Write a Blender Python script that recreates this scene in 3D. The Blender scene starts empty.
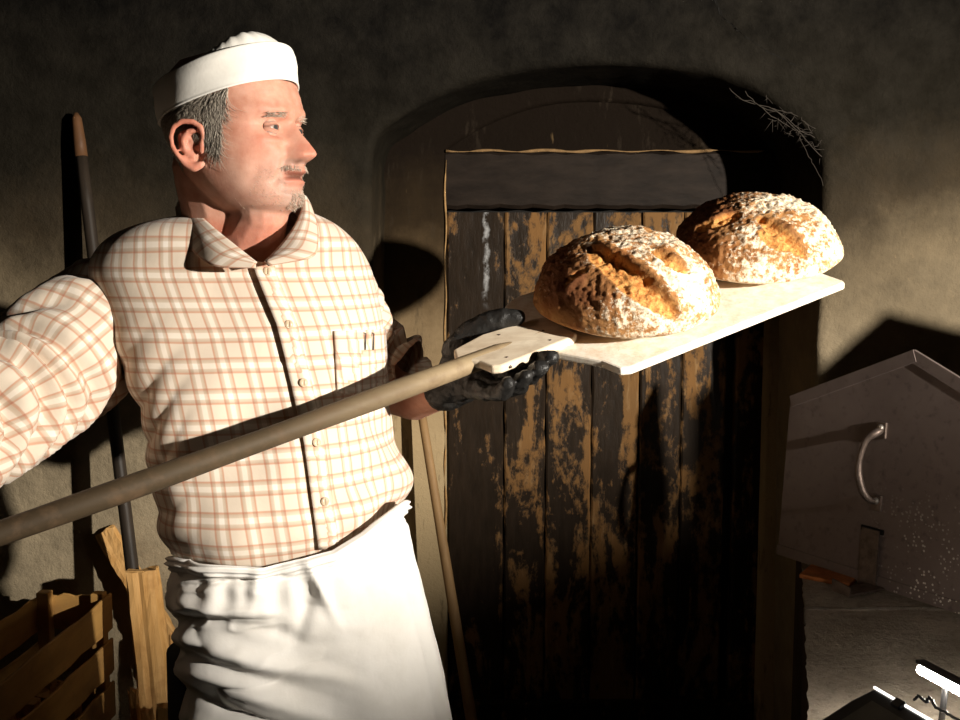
import bpy, bmesh, math, random
import numpy as np
from mathutils import Vector, Matrix
random.seed(7); np.random.seed(7)
SC = bpy.context.scene
COL = SC.collection
R = math.radians
# ------------------------------------------------------------------ camera, world, light, exposure
F_PX, TILT, CAMZ = 1100.0, R(6.0), 1.55
cam_d = bpy.data.cameras.new('camera'); cam = bpy.data.objects.new('camera', cam_d); COL.objects.link(cam)
cam.location = (0, 0, CAMZ); cam.rotation_euler = (R(90) - TILT, 0, 0)
cam_d.sensor_width = 36; cam_d.lens = 36 * F_PX / 960; cam_d.clip_start = .02
SC.camera = cam
W = bpy.data.worlds.new('world'); SC.world = W; W.use_nodes = True
W.node_tree.nodes['Background'].inputs[0].default_value = (.9, .75, .6, 1)
W.node_tree.nodes['Background'].inputs[1].default_value = .012
SC.view_settings.view_transform = 'Standard'; SC.view_settings.look = 'None'
SC.view_settings.gamma = 1; SC.view_settings.use_curve_mapping = False
SC.view_settings.exposure = 0.0
KEY = Vector((1.60, .10, 1.75))
kd = bpy.data.lights.new('key_spot', 'SPOT'); key = bpy.data.objects.new('key_spot', kd); COL.objects.link(key)
kd.energy = 520; kd.color = (1, .93, .82); kd.shadow_soft_size = .022; kd.spot_size = R(78); kd.spot_blend = .95
KEY_AIM = Vector((.30, 1.66, 1.50))
key.location = KEY; key.rotation_euler = (KEY_AIM - KEY).to_track_quat('-Z', 'Y').to_euler()

def P(px, py, Y):
    """world point at depth Y seen at photo pixel"""
    a = (px - 480) / F_PX; b = -(py - 360) / F_PX
    d = Vector((a, math.cos(TILT) + b * math.sin(TILT), -math.sin(TILT) + b * math.cos(TILT)))
    d *= Y / d.y
    return Vector((d.x, d.y, d.z + CAMZ))
def proj(V):
    V = np.asarray(V, float); y = V[:, 1]; z = V[:, 2] - CAMZ
    dep = y * math.cos(TILT) - z * math.sin(TILT); up = y * math.sin(TILT) + z * math.cos(TILT)
    return np.stack([480 + V[:, 0] / dep * F_PX, 360 - up / dep * F_PX], 1)

# ------------------------------------------------------------------ noise
def _hash(i, j, k, s):
    n = np.sin(i * 127.1 + j * 311.7 + k * 74.7 + s * 53.3) * 43758.5453
    return n - np.floor(n)
def vnoise(p, s=0):
    p = np.asarray(p, float); i = np.floor(p); f = p - i; f = f * f * (3 - 2 * f)
    r = 0
    for a in (0, 1):
        for b in (0, 1):
            for c in (0, 1):
                w = (f[:, 0] if a else 1 - f[:, 0]) * (f[:, 1] if b else 1 - f[:, 1]) * (f[:, 2] if c else 1 - f[:, 2])
                r = r + w * _hash(i[:, 0] + a, i[:, 1] + b, i[:, 2] + c, s)
    return r * 2 - 1
def fbm(p, o=3, s=0):
    p = np.asarray(p, float); r = 0; a = 1; t = 0
    for k in range(o):
        r = r + a * vnoise(p * 2 ** k, s + k); t += a; a *= .5
    return r / t
def sst(a, b, x):
    t = np.clip((x - a) / (b - a), 0, 1); return t * t * (3 - 2 * t)
def gauss(x, s): return np.exp(-.5 * (x / s) ** 2)

# ------------------------------------------------------------------ object helpers
def link(name, me, mat, parent=None):
    o = bpy.data.objects.new(name, me); COL.objects.link(o)
    if mat and not me.materials: me.materials.append(mat)
    if parent: o.parent = parent
    return o
def mesh(name, V, Fc, mat, parent=None, smooth=True, uv=None, attrs=None, matrix=None):
    me = bpy.data.meshes.new(name)
    V = [tuple(map(float, v)) for v in V]
    me.from_pydata(V, [], [tuple(int(i) for i in f) for f in Fc]); me.update()
    if parent is not None:
        # children of an Empty keep world coordinates by removing the parent's offset
        inv = parent_world(parent).inverted()
        me.transform(inv)
    if uv is not None:
        l = me.uv_layers.new(name='UVMap')
        idx = np.zeros(len(me.loops), int); me.loops.foreach_get('vertex_index', idx)
        l.data.foreach_set('uv', np.asarray(uv, float)[idx].ravel())
    if attrs:
        for k, a in attrs.items():
            at = me.attributes.new(k, 'FLOAT', 'POINT'); at.data.foreach_set('value', np.asarray(a, float))
    if smooth:
        me.polygons.foreach_set('use_smooth', [True] * len(me.polygons))
    return link(name, me, mat, parent)
def parent_world(p):
    m = Matrix.LocRotScale(p.location, p.rotation_euler, p.scale)
    return (parent_world(p.parent) @ m) if p.parent else m
def empty(name, loc, label, cat, group=None):
    o = bpy.data.objects.new(name, None); COL.objects.link(o); o.location = loc; o.empty_display_size = .05
    return tag(o, label, cat, group)
def tag(o, label, cat, group=None):
    o['label'] = label; o['category'] = cat
    if group: o['group'] = group
    return o
def struct(o): o['kind'] = 'structure'; return o
def loft(rings, close_u=True, cap=True):
    """rings: n x m x 3 -> verts, faces"""
    rings = np.asarray(rings, float); n, m, _ = rings.shape
    V = rings.reshape(-1, 3).tolist(); Fc = []
    for i in range(n - 1):
        for j in range(m if close_u else m - 1):
            k = (j + 1) % m
            Fc.append((i * m + j, i * m + k, (i + 1) * m + k, (i + 1) * m + j))
    if cap and close_u:
        Fc.append(tuple(range(m))[::-1]); Fc.append(tuple((n - 1) * m + j for j in range(m)))
    return V, Fc
def frames(pts):
    pts = [Vector(p) for p in pts]; T = []
    for i in range(len(pts)):
        T.append((pts[min(i + 1, len(pts) - 1)] - pts[max(i - 1, 0)]).normalized())
    ref = Vector((0, 0, 1)) if abs(T[0].z) < .9 else Vector((1, 0, 0))
    A = [(ref - T[0] * ref.dot(T[0])).normalized()]
    for i in range(1, len(pts)):
        a = A[-1] - T[i] * A[-1].dot(T[i]); A.append(a.normalized())
    return T, A, [T[i].cross(A[i]) for i in range(len(pts))]
def tube_v(pts, rad, seg=12):
    T, A, B = frames(pts); rings = []
    if not hasattr(rad, '__len__'): rad = [rad] * len(pts)
    for p, a, b, r in zip(pts, A, B, rad):
        rings.append([Vector(p) + a * (r * math.cos(2 * math.pi * j / seg)) + b * (r * math.sin(2 * math.pi * j / seg)) for j in range(seg)])
    return loft([[tuple(v) for v in r] for r in rings])
def spline(pts, n):
    """Catmull-Rom through rows (any dimension)"""
    pts = np.asarray(pts, float); k = len(pts); out = []
    for t in np.linspace(0, k - 1, n):
        i = min(int(t), k - 2); f = t - i
        p0 = pts[max(i - 1, 0)]; p1 = pts[i]; p2 = pts[i + 1]; p3 = pts[min(i + 2, k - 1)]
        out.append(.5 * (2 * p1 + (p2 - p0) * f + (2 * p0 - 5 * p1 + 4 * p2 - p3) * f * f + (3 * p1 - p0 - 3 * p2 + p3) * f ** 3))
    return np.array(out)
def join(parts):
    V, Fc = [], []
    for v, f in parts:
        o = len(V); V += list(v); Fc += [tuple(i + o for i in q) for q in f]
    return V, Fc
def box_v(c, ax, ay, az, sub=1):
    """box centre c, half-axis vectors"""
    c, ax, ay, az = map(Vector, (c, ax, ay, az)); V = []
    for sx in (-1, 1):
        for sy in (-1, 1):
            for sz in (-1, 1): V.append(c + ax * sx + ay * sy + az * sz)
    return [tuple(v) for v in V], [(0, 1, 3, 2), (4, 6, 7, 5), (0, 4, 5, 1), (2, 3, 7, 6), (0, 2, 6, 4), (1, 5, 7, 3)]
def bevel(o, w, seg=2):
    m = o.modifiers.new('bevel', 'BEVEL'); m.width = w; m.segments = seg; m.limit_method = 'ANGLE'; m.angle_limit = R(30)
    return o
def poly_slab(pts2, O, U, Vv, N, t):
    """extrude outline (u,v) in frame O,U,V by thickness t along N"""
    O, U, Vv, N = map(Vector, (O, U, Vv, N)); n = len(pts2)
    top = [O + U * a + Vv * b for a, b in pts2]; bot = [p - N * t for p in top]
    Fc = [tuple(range(n)), tuple(range(2 * n - 1, n - 1, -1))]
    for i in range(n): j = (i + 1) % n; Fc.append((i, i + n, j + n, j))
    return [tuple(v) for v in top + bot], Fc
def capsules(chains, seg=14):
    """chains of (x,y,z,r): union-able spheres and cones"""
    out = []
    for ch in chains:
        for q in ch:
            c = Vector(q[:3]); r = q[3]; rings = []
            for i in range(1, 8):
                a = math.pi * i / 8; rings.append([(c.x + r * math.sin(a) * math.cos(2 * math.pi * j / seg), c.y + r * math.sin(a) * math.sin(2 * math.pi * j / seg), c.z - r * math.cos(a)) for j in range(seg)])
            out.append(loft(rings))
        for q0, q1 in zip(ch[:-1], ch[1:]):
            if (Vector(q0[:3]) - Vector(q1[:3])).length > 1e-4:
                out.append(tube_v([q0[:3], q1[:3]], [q0[3], q1[3]], seg))
    return join(out)
def remesh(parts, voxel, smooth_it=4):
    V, Fc = join(parts); me = bpy.data.meshes.new('tmp'); me.from_pydata([tuple(v) for v in V], [], Fc); me.update()
    bm = bmesh.new(); bm.from_mesh(me); bmesh.ops.recalc_face_normals(bm, faces=bm.faces); bm.to_mesh(me); bm.free()
    o = bpy.data.objects.new('tmp', me); COL.objects.link(o)
    m = o.modifiers.new('r', 'REMESH'); m.mode = 'VOXEL'; m.voxel_size = voxel; m.use_smooth_shade = True
    if smooth_it:
        s = o.modifiers.new('s', 'SMOOTH'); s.iterations = smooth_it; s.factor = .5
    dg = bpy.context.evaluated_depsgraph_get(); ev = o.evaluated_get(dg); m2 = ev.to_mesh()
    Vn = np.zeros(len(m2.vertices) * 3); m2.vertices.foreach_get('co', Vn); Vn = Vn.reshape(-1, 3)
    Fn = [tuple(p.vertices) for p in m2.polygons]
    ev.to_mesh_clear(); bpy.data.objects.remove(o); bpy.data.meshes.remove(me)
    return Vn, Fn

# ------------------------------------------------------------------ materials
class NT:
    def __init__(s, name, rough=.7, metal=0.0):
        s.m = bpy.data.materials.new(name); s.m.use_nodes = True; s.t = s.m.node_tree; s.n = s.t.nodes
        s.b = s.n['Principled BSDF']; s.b.inputs['Roughness'].default_value = rough; s.b.inputs['Metallic'].default_value = metal
        s.b.inputs['Specular IOR Level'].default_value = .18
    def node(s, ty, **k):
        x = s.n.new(ty)
        for a, v in k.items(): setattr(x, a, v)
        return x
    def set(s, sock, v):
        if hasattr(v, 'links') or isinstance(v, bpy.types.NodeSocket): s.t.links.new(v, sock)
        else: sock.default_value = v
    def coord(s, scale=(1, 1, 1), kind='Object', rot=(0, 0, 0)):
        c = s.node('ShaderNodeTexCoord'); mp = s.node('ShaderNodeMapping'); mp.inputs['Scale'].default_value = scale
        mp.inputs['Rotation'].default_value = rot
        s.t.links.new(c.outputs[kind], mp.inputs[0]); return mp.outputs[0]
    def noise(s, vec, scale, detail=6, rough=.6, dist=0):
        x = s.node('ShaderNodeTexNoise'); s.set(x.inputs['Vector'], vec); x.inputs['Scale'].default_value = scale
        x.inputs['Detail'].default_value = detail; x.inputs['Roughness'].default_value = rough; x.inputs['Distortion'].default_value = dist
        return x.outputs['Fac']
    def voro(s, vec, scale, feat='F1'):
        x = s.node('ShaderNodeTexVoronoi', feature=feat); s.set(x.inputs['Vector'], vec); x.inputs['Scale'].default_value = scale
        return x.outputs['Distance']
    def ramp(s, fac, stops, interp='LINEAR'):
        x = s.node('ShaderNodeValToRGB'); cr = x.color_ramp; cr.interpolation = interp
        while len(cr.elements) < len(stops): cr.elements.new(.5)
        for e, (p, c) in zip(cr.elements, stops):
            e.position = p; e.color = (c, c, c, 1) if not hasattr(c, '__len__') else (*c, 1)
        s.set(x.inputs[0], fac); return x.outputs[0]
    def mix(s, fac, a, b, mode='MIX'):
        x = s.node('ShaderNodeMix', data_type='RGBA', blend_type=mode); s.set(x.inputs[0], fac)
        for sock, v in ((x.inputs[6], a), (x.inputs[7], b)):
            if isinstance(v, tuple): v = (*v, 1) if len(v) == 3 else v
            s.set(sock, v)
        return x.outputs[2]
    def math(s, op, a, b=0.0, c=None):
        x = s.node('ShaderNodeMath', operation=op); s.set(x.inputs[0], a); s.set(x.inputs[1], b)
        if c is not None: s.set(x.inputs[2], c)
        return x.outputs[0]
    def attr(s, name):
        x = s.node('ShaderNodeAttribute', attribute_name=name); return x.outputs['Fac']
    def bump(s, h, strength=.3, dist=.01, prev=None):
        x = s.node('ShaderNodeBump'); x.inputs['Strength'].default_value = strength; x.inputs['Distance'].default_value = dist
        s.set(x.inputs['Height'], h)
        if prev is not None: s.t.links.new(prev, x.inputs['Normal'])
        s.t.links.new(x.outputs[0], s.b.inputs['Normal']); return x.outputs[0]
    def color(s, c):
        if isinstance(c, tuple): c = (*c, 1)
        s.set(s.b.inputs['Base Color'], c)
    def rough(s, r): s.set(s.b.inputs['Roughness'], r)

def simple(name, c, rough=.6, metal=0.0, var=.25, scale=20, bump=.15, bd=.003, stretch=(1, 1, 1), spec=.3):
    m = NT(name, rough, metal); m.b.inputs['Specular IOR Level'].default_value = spec; v = m.coord(stretch); n = m.noise(v, scale)
    m.color(m.mix(m.ramp(n, [(.3, 0), (.7, 1)]), tuple(x * (1 - var) for x in c), tuple(min(1, x * (1 + var)) for x in c)))
    m.bump(n, bump, bd); return m.m

def mat_wall():
    m = NT('sooty_plaster', .85); m.b.inputs['Specular IOR Level'].default_value = .04; v = m.coord()
    sep = m.node('ShaderNodeSeparateXYZ'); m.t.links.new(v, sep.inputs[0]); z = sep.outputs[2]
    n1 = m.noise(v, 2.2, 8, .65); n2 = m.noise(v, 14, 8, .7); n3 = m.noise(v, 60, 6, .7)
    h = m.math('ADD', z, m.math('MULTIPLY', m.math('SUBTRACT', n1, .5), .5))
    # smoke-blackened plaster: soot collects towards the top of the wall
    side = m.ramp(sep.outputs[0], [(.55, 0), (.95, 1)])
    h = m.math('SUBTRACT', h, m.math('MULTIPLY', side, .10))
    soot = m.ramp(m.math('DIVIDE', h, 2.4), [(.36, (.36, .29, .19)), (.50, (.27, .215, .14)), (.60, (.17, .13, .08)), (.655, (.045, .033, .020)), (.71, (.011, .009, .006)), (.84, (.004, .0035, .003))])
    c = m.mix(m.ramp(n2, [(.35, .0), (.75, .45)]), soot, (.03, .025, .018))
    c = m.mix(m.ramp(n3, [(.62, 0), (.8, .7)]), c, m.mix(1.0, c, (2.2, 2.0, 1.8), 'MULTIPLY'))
    m.color(c)
    b = m.bump(n2, .45, .02); m.bump(n3, .5, .006, b)
    m.rough(m.ramp(n2, [(.3, .9), (.8, .5)])); return m.m
def mat_niche():
    m = NT('niche_plaster', .8); m.b.inputs['Specular IOR Level'].default_value = .03; v = m.coord(); vs = m.coord((1, 1, .22))
    sep = m.node('ShaderNodeSeparateXYZ'); m.t.links.new(v, sep.inputs[0]); z = sep.outputs[2]
    n1 = m.noise(v, 6, 8, .65); n2 = m.noise(vs, 26, 8, .7); n3 = m.noise(v, 70, 6, .7)
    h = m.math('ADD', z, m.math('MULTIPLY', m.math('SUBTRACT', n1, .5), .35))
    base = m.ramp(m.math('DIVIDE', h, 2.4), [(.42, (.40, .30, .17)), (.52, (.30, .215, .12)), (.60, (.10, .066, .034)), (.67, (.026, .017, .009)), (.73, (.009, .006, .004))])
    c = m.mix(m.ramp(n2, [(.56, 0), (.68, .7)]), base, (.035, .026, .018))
    c = m.mix(m.ramp(m.noise(vs, 40, 4, .5), [(.70, 0), (.76, .4)]), c, (.20, .13, .06))
    m.color(c); b = m.bump(n1, .4, .02); m.bump(n3, .5, .005, b); return m.m
def mat_plank(grey=0.0):
    m = NT('sooty_door_wood', .6); m.b.inputs['Specular IOR Level'].default_value = .10
    inf = m.node('ShaderNodeObjectInfo'); c0 = m.node('ShaderNodeTexCoord')
    add = m.node('ShaderNodeVectorMath', operation='ADD'); m.t.links.new(c0.outputs['Object'], add.inputs[0])
    cmb = m.node('ShaderNodeCombineXYZ'); m.t.links.new(inf.outputs['Random'], cmb.inputs[1]); m.t.links.new(inf.outputs['Random'], cmb.inputs[2])
    m.t.links.new(cmb.outputs[0], add.inputs[1])
    mp = m.node('ShaderNodeMapping'); mp.inputs['Scale'].default_value = (1, 1, .24); m.t.links.new(add.outputs[0], mp.inputs[0]); v = mp.outputs[0]
    mp2 = m.node('ShaderNodeMapping'); mp2.inputs['Scale'].default_value = (1, 1, .6); m.t.links.new(add.outputs[0], mp2.inputs[0])
    n1 = m.noise(v, 14, 9, .60, .9); n2 = m.noise(v, 60, 6, .6); n3 = m.noise(mp2.outputs[0], 55, 6, .7)
    wood = m.mix(m.noise(mp2.outputs[0], 9, 5, .6), (.22, .105, .033), (.12, .070, .030))
    wood = m.mix(m.ramp(n2, [(.55, 0), (.75, .5)]), wood, (.34, .22, .11))
    thr = .10 * grey
    f = m.math('ADD', m.math('MULTIPLY', n1, .66), m.math('MULTIPLY', n3, .34))
    mask = m.ramp(f, [(.490 + thr, 0), (.515 + thr, .45), (.55 + thr, 1)])
    tar = m.mix(n2, (.008, .006, .004), (.034, .022, .014))
    col = m.mix(mask, tar, wood)
    if grey:
        # limewash run down the left board
        sp = m.node('ShaderNodeSeparateXYZ'); m.t.links.new(c0.outputs['Object'], sp.inputs[0])
        wob = m.math('MULTIPLY', m.math('SUBTRACT', m.noise(m.coord((0, 0, 1)), 22, 4, .6), .5), .03)
        dx = m.math('ABSOLUTE', m.math('ADD', m.math('SUBTRACT', sp.outputs[0], P(486, 300, NY).x - LIME_X), wob))
        k = m.math('MULTIPLY', m.ramp(dx, [(.002, 1), (.007, 0)]), m.ramp(m.math('MULTIPLY', sp.outputs[2], .5), [(.70, 0), (.735, 1)]))
        col = m.mix(m.math('MULTIPLY', k, m.ramp(n3, [(.40, 0), (.55, .8)])), col, (.42, .42, .42))
    m.color(col); m.rough(m.mix(mask, (.35, .35, .35), (.8, .8, .8)))
    b = m.bump(mask, .25, .004); m.bump(n2, .4, .004, b); return m.m
def mat_wood(name, a, b, rough=.65, axis=(1, 1, 1), scale=30, dirt=None, bd=.002):
    m = NT(name, rough); v = m.coord(axis); v1 = m.coord()
    n1 = m.noise(v, scale, 8, .6, .4); n2 = m.noise(v1, scale * .6, 6, .6)
    c = m.mix(m.ramp(n1, [(.3, 0), (.7, 1)]), a, b)
    if name == 'old_ash_handle':
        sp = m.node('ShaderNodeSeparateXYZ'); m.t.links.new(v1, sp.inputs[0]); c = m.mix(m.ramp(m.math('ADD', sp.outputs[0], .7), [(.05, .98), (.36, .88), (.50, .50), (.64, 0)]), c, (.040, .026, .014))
    if dirt: c = m.mix(m.ramp(n2, [(.5, 0), (.75, .7)]), c, dirt)
    m.color(c); m.bump(n1, .5, bd); return m.m
def mat_plaid():
    m = NT('plaid_cotton', .85); c = m.node('ShaderNodeUVMap'); s = m.node('ShaderNodeSeparateXYZ'); m.t.links.new(c.outputs[0], s.inputs[0])
    W_, RD, BR, CR, TN = (1, .98, .96), (.66, .38, .27), (.66, .55, .46), (.86, .81, .75), (.76, .69, .61)
    def st(x, per):
        f = m.math('FRACT', m.math('DIVIDE', x, per))
        return m.ramp(f, [(0, CR), (.28, CR), (.31, RD), (.345, RD), (.37, BR), (.46, TN), (.49, W_), (.64, W_), (.67, TN), (.75, BR), (.78, RD), (.81, RD), (.84, CR), (1, CR)])
    a = st(s.outputs[0], .0335); b = st(s.outputs[1], .0365)
    col = m.mix(1.0, a, b, 'MULTIPLY')
    v = m.coord(); n = m.noise(v, 9, 6, .6)
    col = m.mix(1.0, col, m.ramp(n, [(.2, (.80, .74, .68)), (.8, (.92, .88, .82))]), 'MULTIPLY')
    col = m.mix(.16, col, (.74, .64, .54)); m.color(col)
    w = m.node('ShaderNodeTexWave'); w.inputs['Scale'].default_value = 400; m.t.links.new(c.outputs[0], w.inputs[0])
    b0 = m.bump(n, .35, .006); m.bump(w.outputs[1], .08, .001, b0)
    m.b.inputs['Sheen Weight'].default_value = .15; return m.m
def mat_cloth(name, c, c2, scale=6, bd=.004):
    m = NT(name, .85); v = m.coord(); n = m.noise(v, scale, 6, .6); n2 = m.noise(v, scale * 9, 5, .7)
    col = m.mix(m.ramp(n, [(.45, 0), (.8, 1)]), c, c2); m.color(col)
    b = m.bump(n, .3, bd); m.bump(n2, .2, .0012, b); return m.m
def mat_skin():
    m = NT('skin', .5); v = m.coord(); n = m.noise(v, 45, 5, .6); n2 = m.noise(v, 380, 3, .6)
    c = m.mix(m.ramp(n, [(.35, 0), (.7, 1)]), (.57, .31, .225), (.44, .19, .125))
    c = m.mix(m.attr('red'), c, (.50, .12, .07)); c = m.mix(m.attr('grey'), c, (.30, .23, .19)); c = m.mix(m.attr('dark'), c, (.10, .045, .03))
    m.color(c); b = m.bump(n, .12, .003); m.bump(n2, .35, .0006, b)
    m.b.inputs['Subsurface Weight'].default_value = .12; m.b.inputs['Subsurface Radius'].default_value = (.012, .005, .002)
    m.b.inputs['Subsurface Scale'].default_value = .4
    m.rough(.48); return m.m
def mat_bread():
    m = NT('bread_crust', .75); v = m.coord(); n1 = m.noise(v, 26, 8, .65); n2 = m.noise(v, 130, 6, .7); n3 = m.noise(v, 420, 3, .7); n4 = m.voro(v, 150)
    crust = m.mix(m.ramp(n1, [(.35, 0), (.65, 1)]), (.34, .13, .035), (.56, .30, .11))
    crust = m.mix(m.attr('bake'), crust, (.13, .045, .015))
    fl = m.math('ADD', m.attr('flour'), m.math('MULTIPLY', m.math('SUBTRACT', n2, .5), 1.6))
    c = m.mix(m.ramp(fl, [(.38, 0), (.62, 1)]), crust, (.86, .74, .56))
    cut = m.mix(m.ramp(n2, [(.35, 0), (.65, 1)]), (.42, .13, .025), (.70, .38, .12)); cut = m.mix(m.ramp(n4, [(.0, 1), (.32, 0)]), cut, (.22, .07, .02))
    c = m.mix(m.attr('cut'), c, cut); c = m.mix(m.ramp(n3, [(.66, 0), (.74, .8)]), c, (.25, .12, .05))
    m.color(c); b = m.bump(n2, .8, .005); b = m.bump(n3, .5, .0015, b); m.bump(n1, .3, .008, b); return m.m
def mat_blade():
    m = NT('floury_peel_wood', .8); v = m.coord(rot=(0, 0, R(-31))); vs = m.coord((1, .12, 1), rot=(0, 0, R(59)))
    n1 = m.noise(vs, 40, 6, .6); n2 = m.noise(v, 60, 8, .7); n3 = m.noise(v, 220, 3, .6)
    c = m.mix(n1, (.74, .62, .46), (.62, .48, .33)); c = m.mix(m.ramp(n2, [(.3, 0), (.6, .85)]), c, (.93, .87, .77))
    c = m.mix(m.ramp(n3, [(.68, 0), (.75, .7)]), c, (.30, .20, .12)); m.color(c); m.bump(n2, .3, .002); return m.m
def mat_ledge():
    m = NT('gritty_ledge_stone', .85); v = m.coord(); n1 = m.noise(v, 9, 8, .7); n2 = m.noise(v, 70, 8, .75); n3 = m.noise(v, 260, 3, .6)
    c = m.mix(m.ramp(n1, [(.35, 0), (.65, 1)]), (.34, .29, .23), (.55, .48, .40)); c = m.mix(m.ramp(n2, [(.5, 0), (.7, .5)]), c, (.08, .06, .045))
    c = m.mix(m.ramp(n3, [(.66, 0), (.7, .9)]), c, (.75, .7, .62)); m.color(c); b = m.bump(n1, .4, .02); m.bump(n2, .9, .008, b); return m.m
def mat_plate():
    m = NT('smoky_sheet_iron', .48, .35); v = m.coord(); n1 = m.noise(v, 7, 8, .6); n2 = m.noise(v, 60, 6, .6); vf = m.voro(v, 130)
    c = m.mix(m.ramp(n1, [(.3, 0), (.7, 1)]), (.165, .125, .112), (.225, .175, .158)); c = m.mix(m.ramp(n2, [(.55, 0), (.75, .5)]), c, (.05, .037, .031))
    sep = m.node('ShaderNodeSeparateXYZ'); m.t.links.new(v, sep.inputs[0])
    # flour spatter near the foot of the plate on its right half
    near = m.math('MULTIPLY', m.ramp(m.math('ADD', sep.outputs[2], 0.0), [(.0, 1), (.20, 0)]), m.ramp(m.math('ADD', sep.outputs[0], .1), [(.07, 0), (.13, 1)]))
    blot = m.ramp(m.noise(v, 24, 3, .5), [(.45, 0), (.55, 1)])
    sp = m.math('MULTIPLY', m.ramp(vf, [(.24, 1), (.30, 0)]), m.math('MULTIPLY', near, blot))
    m.color(m.mix(sp, c, (.85, .8, .72))); m.bump(n1, .2, .006); return m.m
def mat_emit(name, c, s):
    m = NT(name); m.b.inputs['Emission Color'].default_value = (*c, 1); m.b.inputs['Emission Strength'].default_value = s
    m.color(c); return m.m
WY, NY = 2.2, 2.5
LIME_X = (P(446, 400, NY).x + P(768, 300, NY).x) / 2
M = dict(wall=mat_wall(), niche=mat_niche(), plank=mat_plank(0), plank_dark=mat_plank(.75), lintel=simple('sooty_lintel_iron', (.016, .011, .008), .6, 0, .5, 30, .5, .006, (.3, 1, 1), .08),
         plaid=mat_plaid(), hat=mat_cloth('white_cap_cotton', (.80, .77, .71), (.70, .66, .60), 20, .002), apron=mat_cloth('white_apron_linen', (.76, .73, .69), (.62, .58, .52), 7, .008),
         skin=mat_skin(), bread=mat_bread(), blade=mat_blade(), ledge=mat_ledge(), plate=mat_plate(),
         handle=mat_wood('old_ash_handle', (.42, .32, .19), (.24, .17, .10), .6, (.12, .25, .5), 60, (.13, .08, .045), .002),
         board=mat_wood('pale_floury_wood', (.78, .68, .53), (.56, .44, .31), .7, (.2, 1, 1), 50, (.42, .32, .22), .0015),
         log=mat_wood('split_pine', (.48, .25, .075), (.64, .38, .15), .7, (1, 1, .07), 45, (.32, .15, .045), .006),
         crate=mat_wood('splint_wood', (.50, .28, .085), (.34, .18, .055), .6, (.15, .15, 1), 30, (.25, .14, .06), .002),
         dark_wood=mat_wood('charred_pole_wood', (.045, .032, .022), (.02, .016, .013), .5, (1, 1, .1), 40), pole_tip=simple('scorched_tip', (.13, .06, .025)),
         broom=mat_wood('worn_pole_wood', (.36, .22, .10), (.25, .15, .07), .6, (1, 1, .1), 40),
         rubber=simple('black_rubber', (.016, .015, .014), .38, 0, .4, 60, .9, .004), iron=simple('rusty_iron', (.16, .12, .10), .45, .6, .4, 60, .6, .002),
         bolt=simple('worn_bolt_steel', (.45, .40, .36), .35, .8), black=simple('black_plastic', (.012, .012, .013), .35), chrome=simple('bare_aluminium_edge', (.75, .75, .76), .25, .9, .05),
         strip=mat_emit('added_rim_glow', (1, .96, .9), 2.2), tube=mat_emit('glowing_tube', (1, .90, .76), 140), brick=simple('orange_brick', (.50, .17, .05), .8, 0, .3, 40, .8, .006), brown=simple('brown_ledge_face', (.045, .028, .018), .85, 0, .4, 12, .5, .01),
         floor=simple('dark_floor_tiles', (.06, .05, .042), .8, 0, .35, 5), ceil=simple('smoked_ceiling', (.035, .03, .026), .9), trousers=simple('dark_trousers', (.03, .032, .04), .85), shoe=simple('black_leather', (.02, .018, .016), .4),
         hair=None, button=simple('pearl_button', (.50, .38, .26), .3), eye=None, web=simple('dusty_web', (.045, .036, .028), .9), gap=simple('soot_black', (.008, .007, .006), .9), lampmetal=simple('grey_lamp_metal', (.10, .10, .10), .5, .6))

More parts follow.
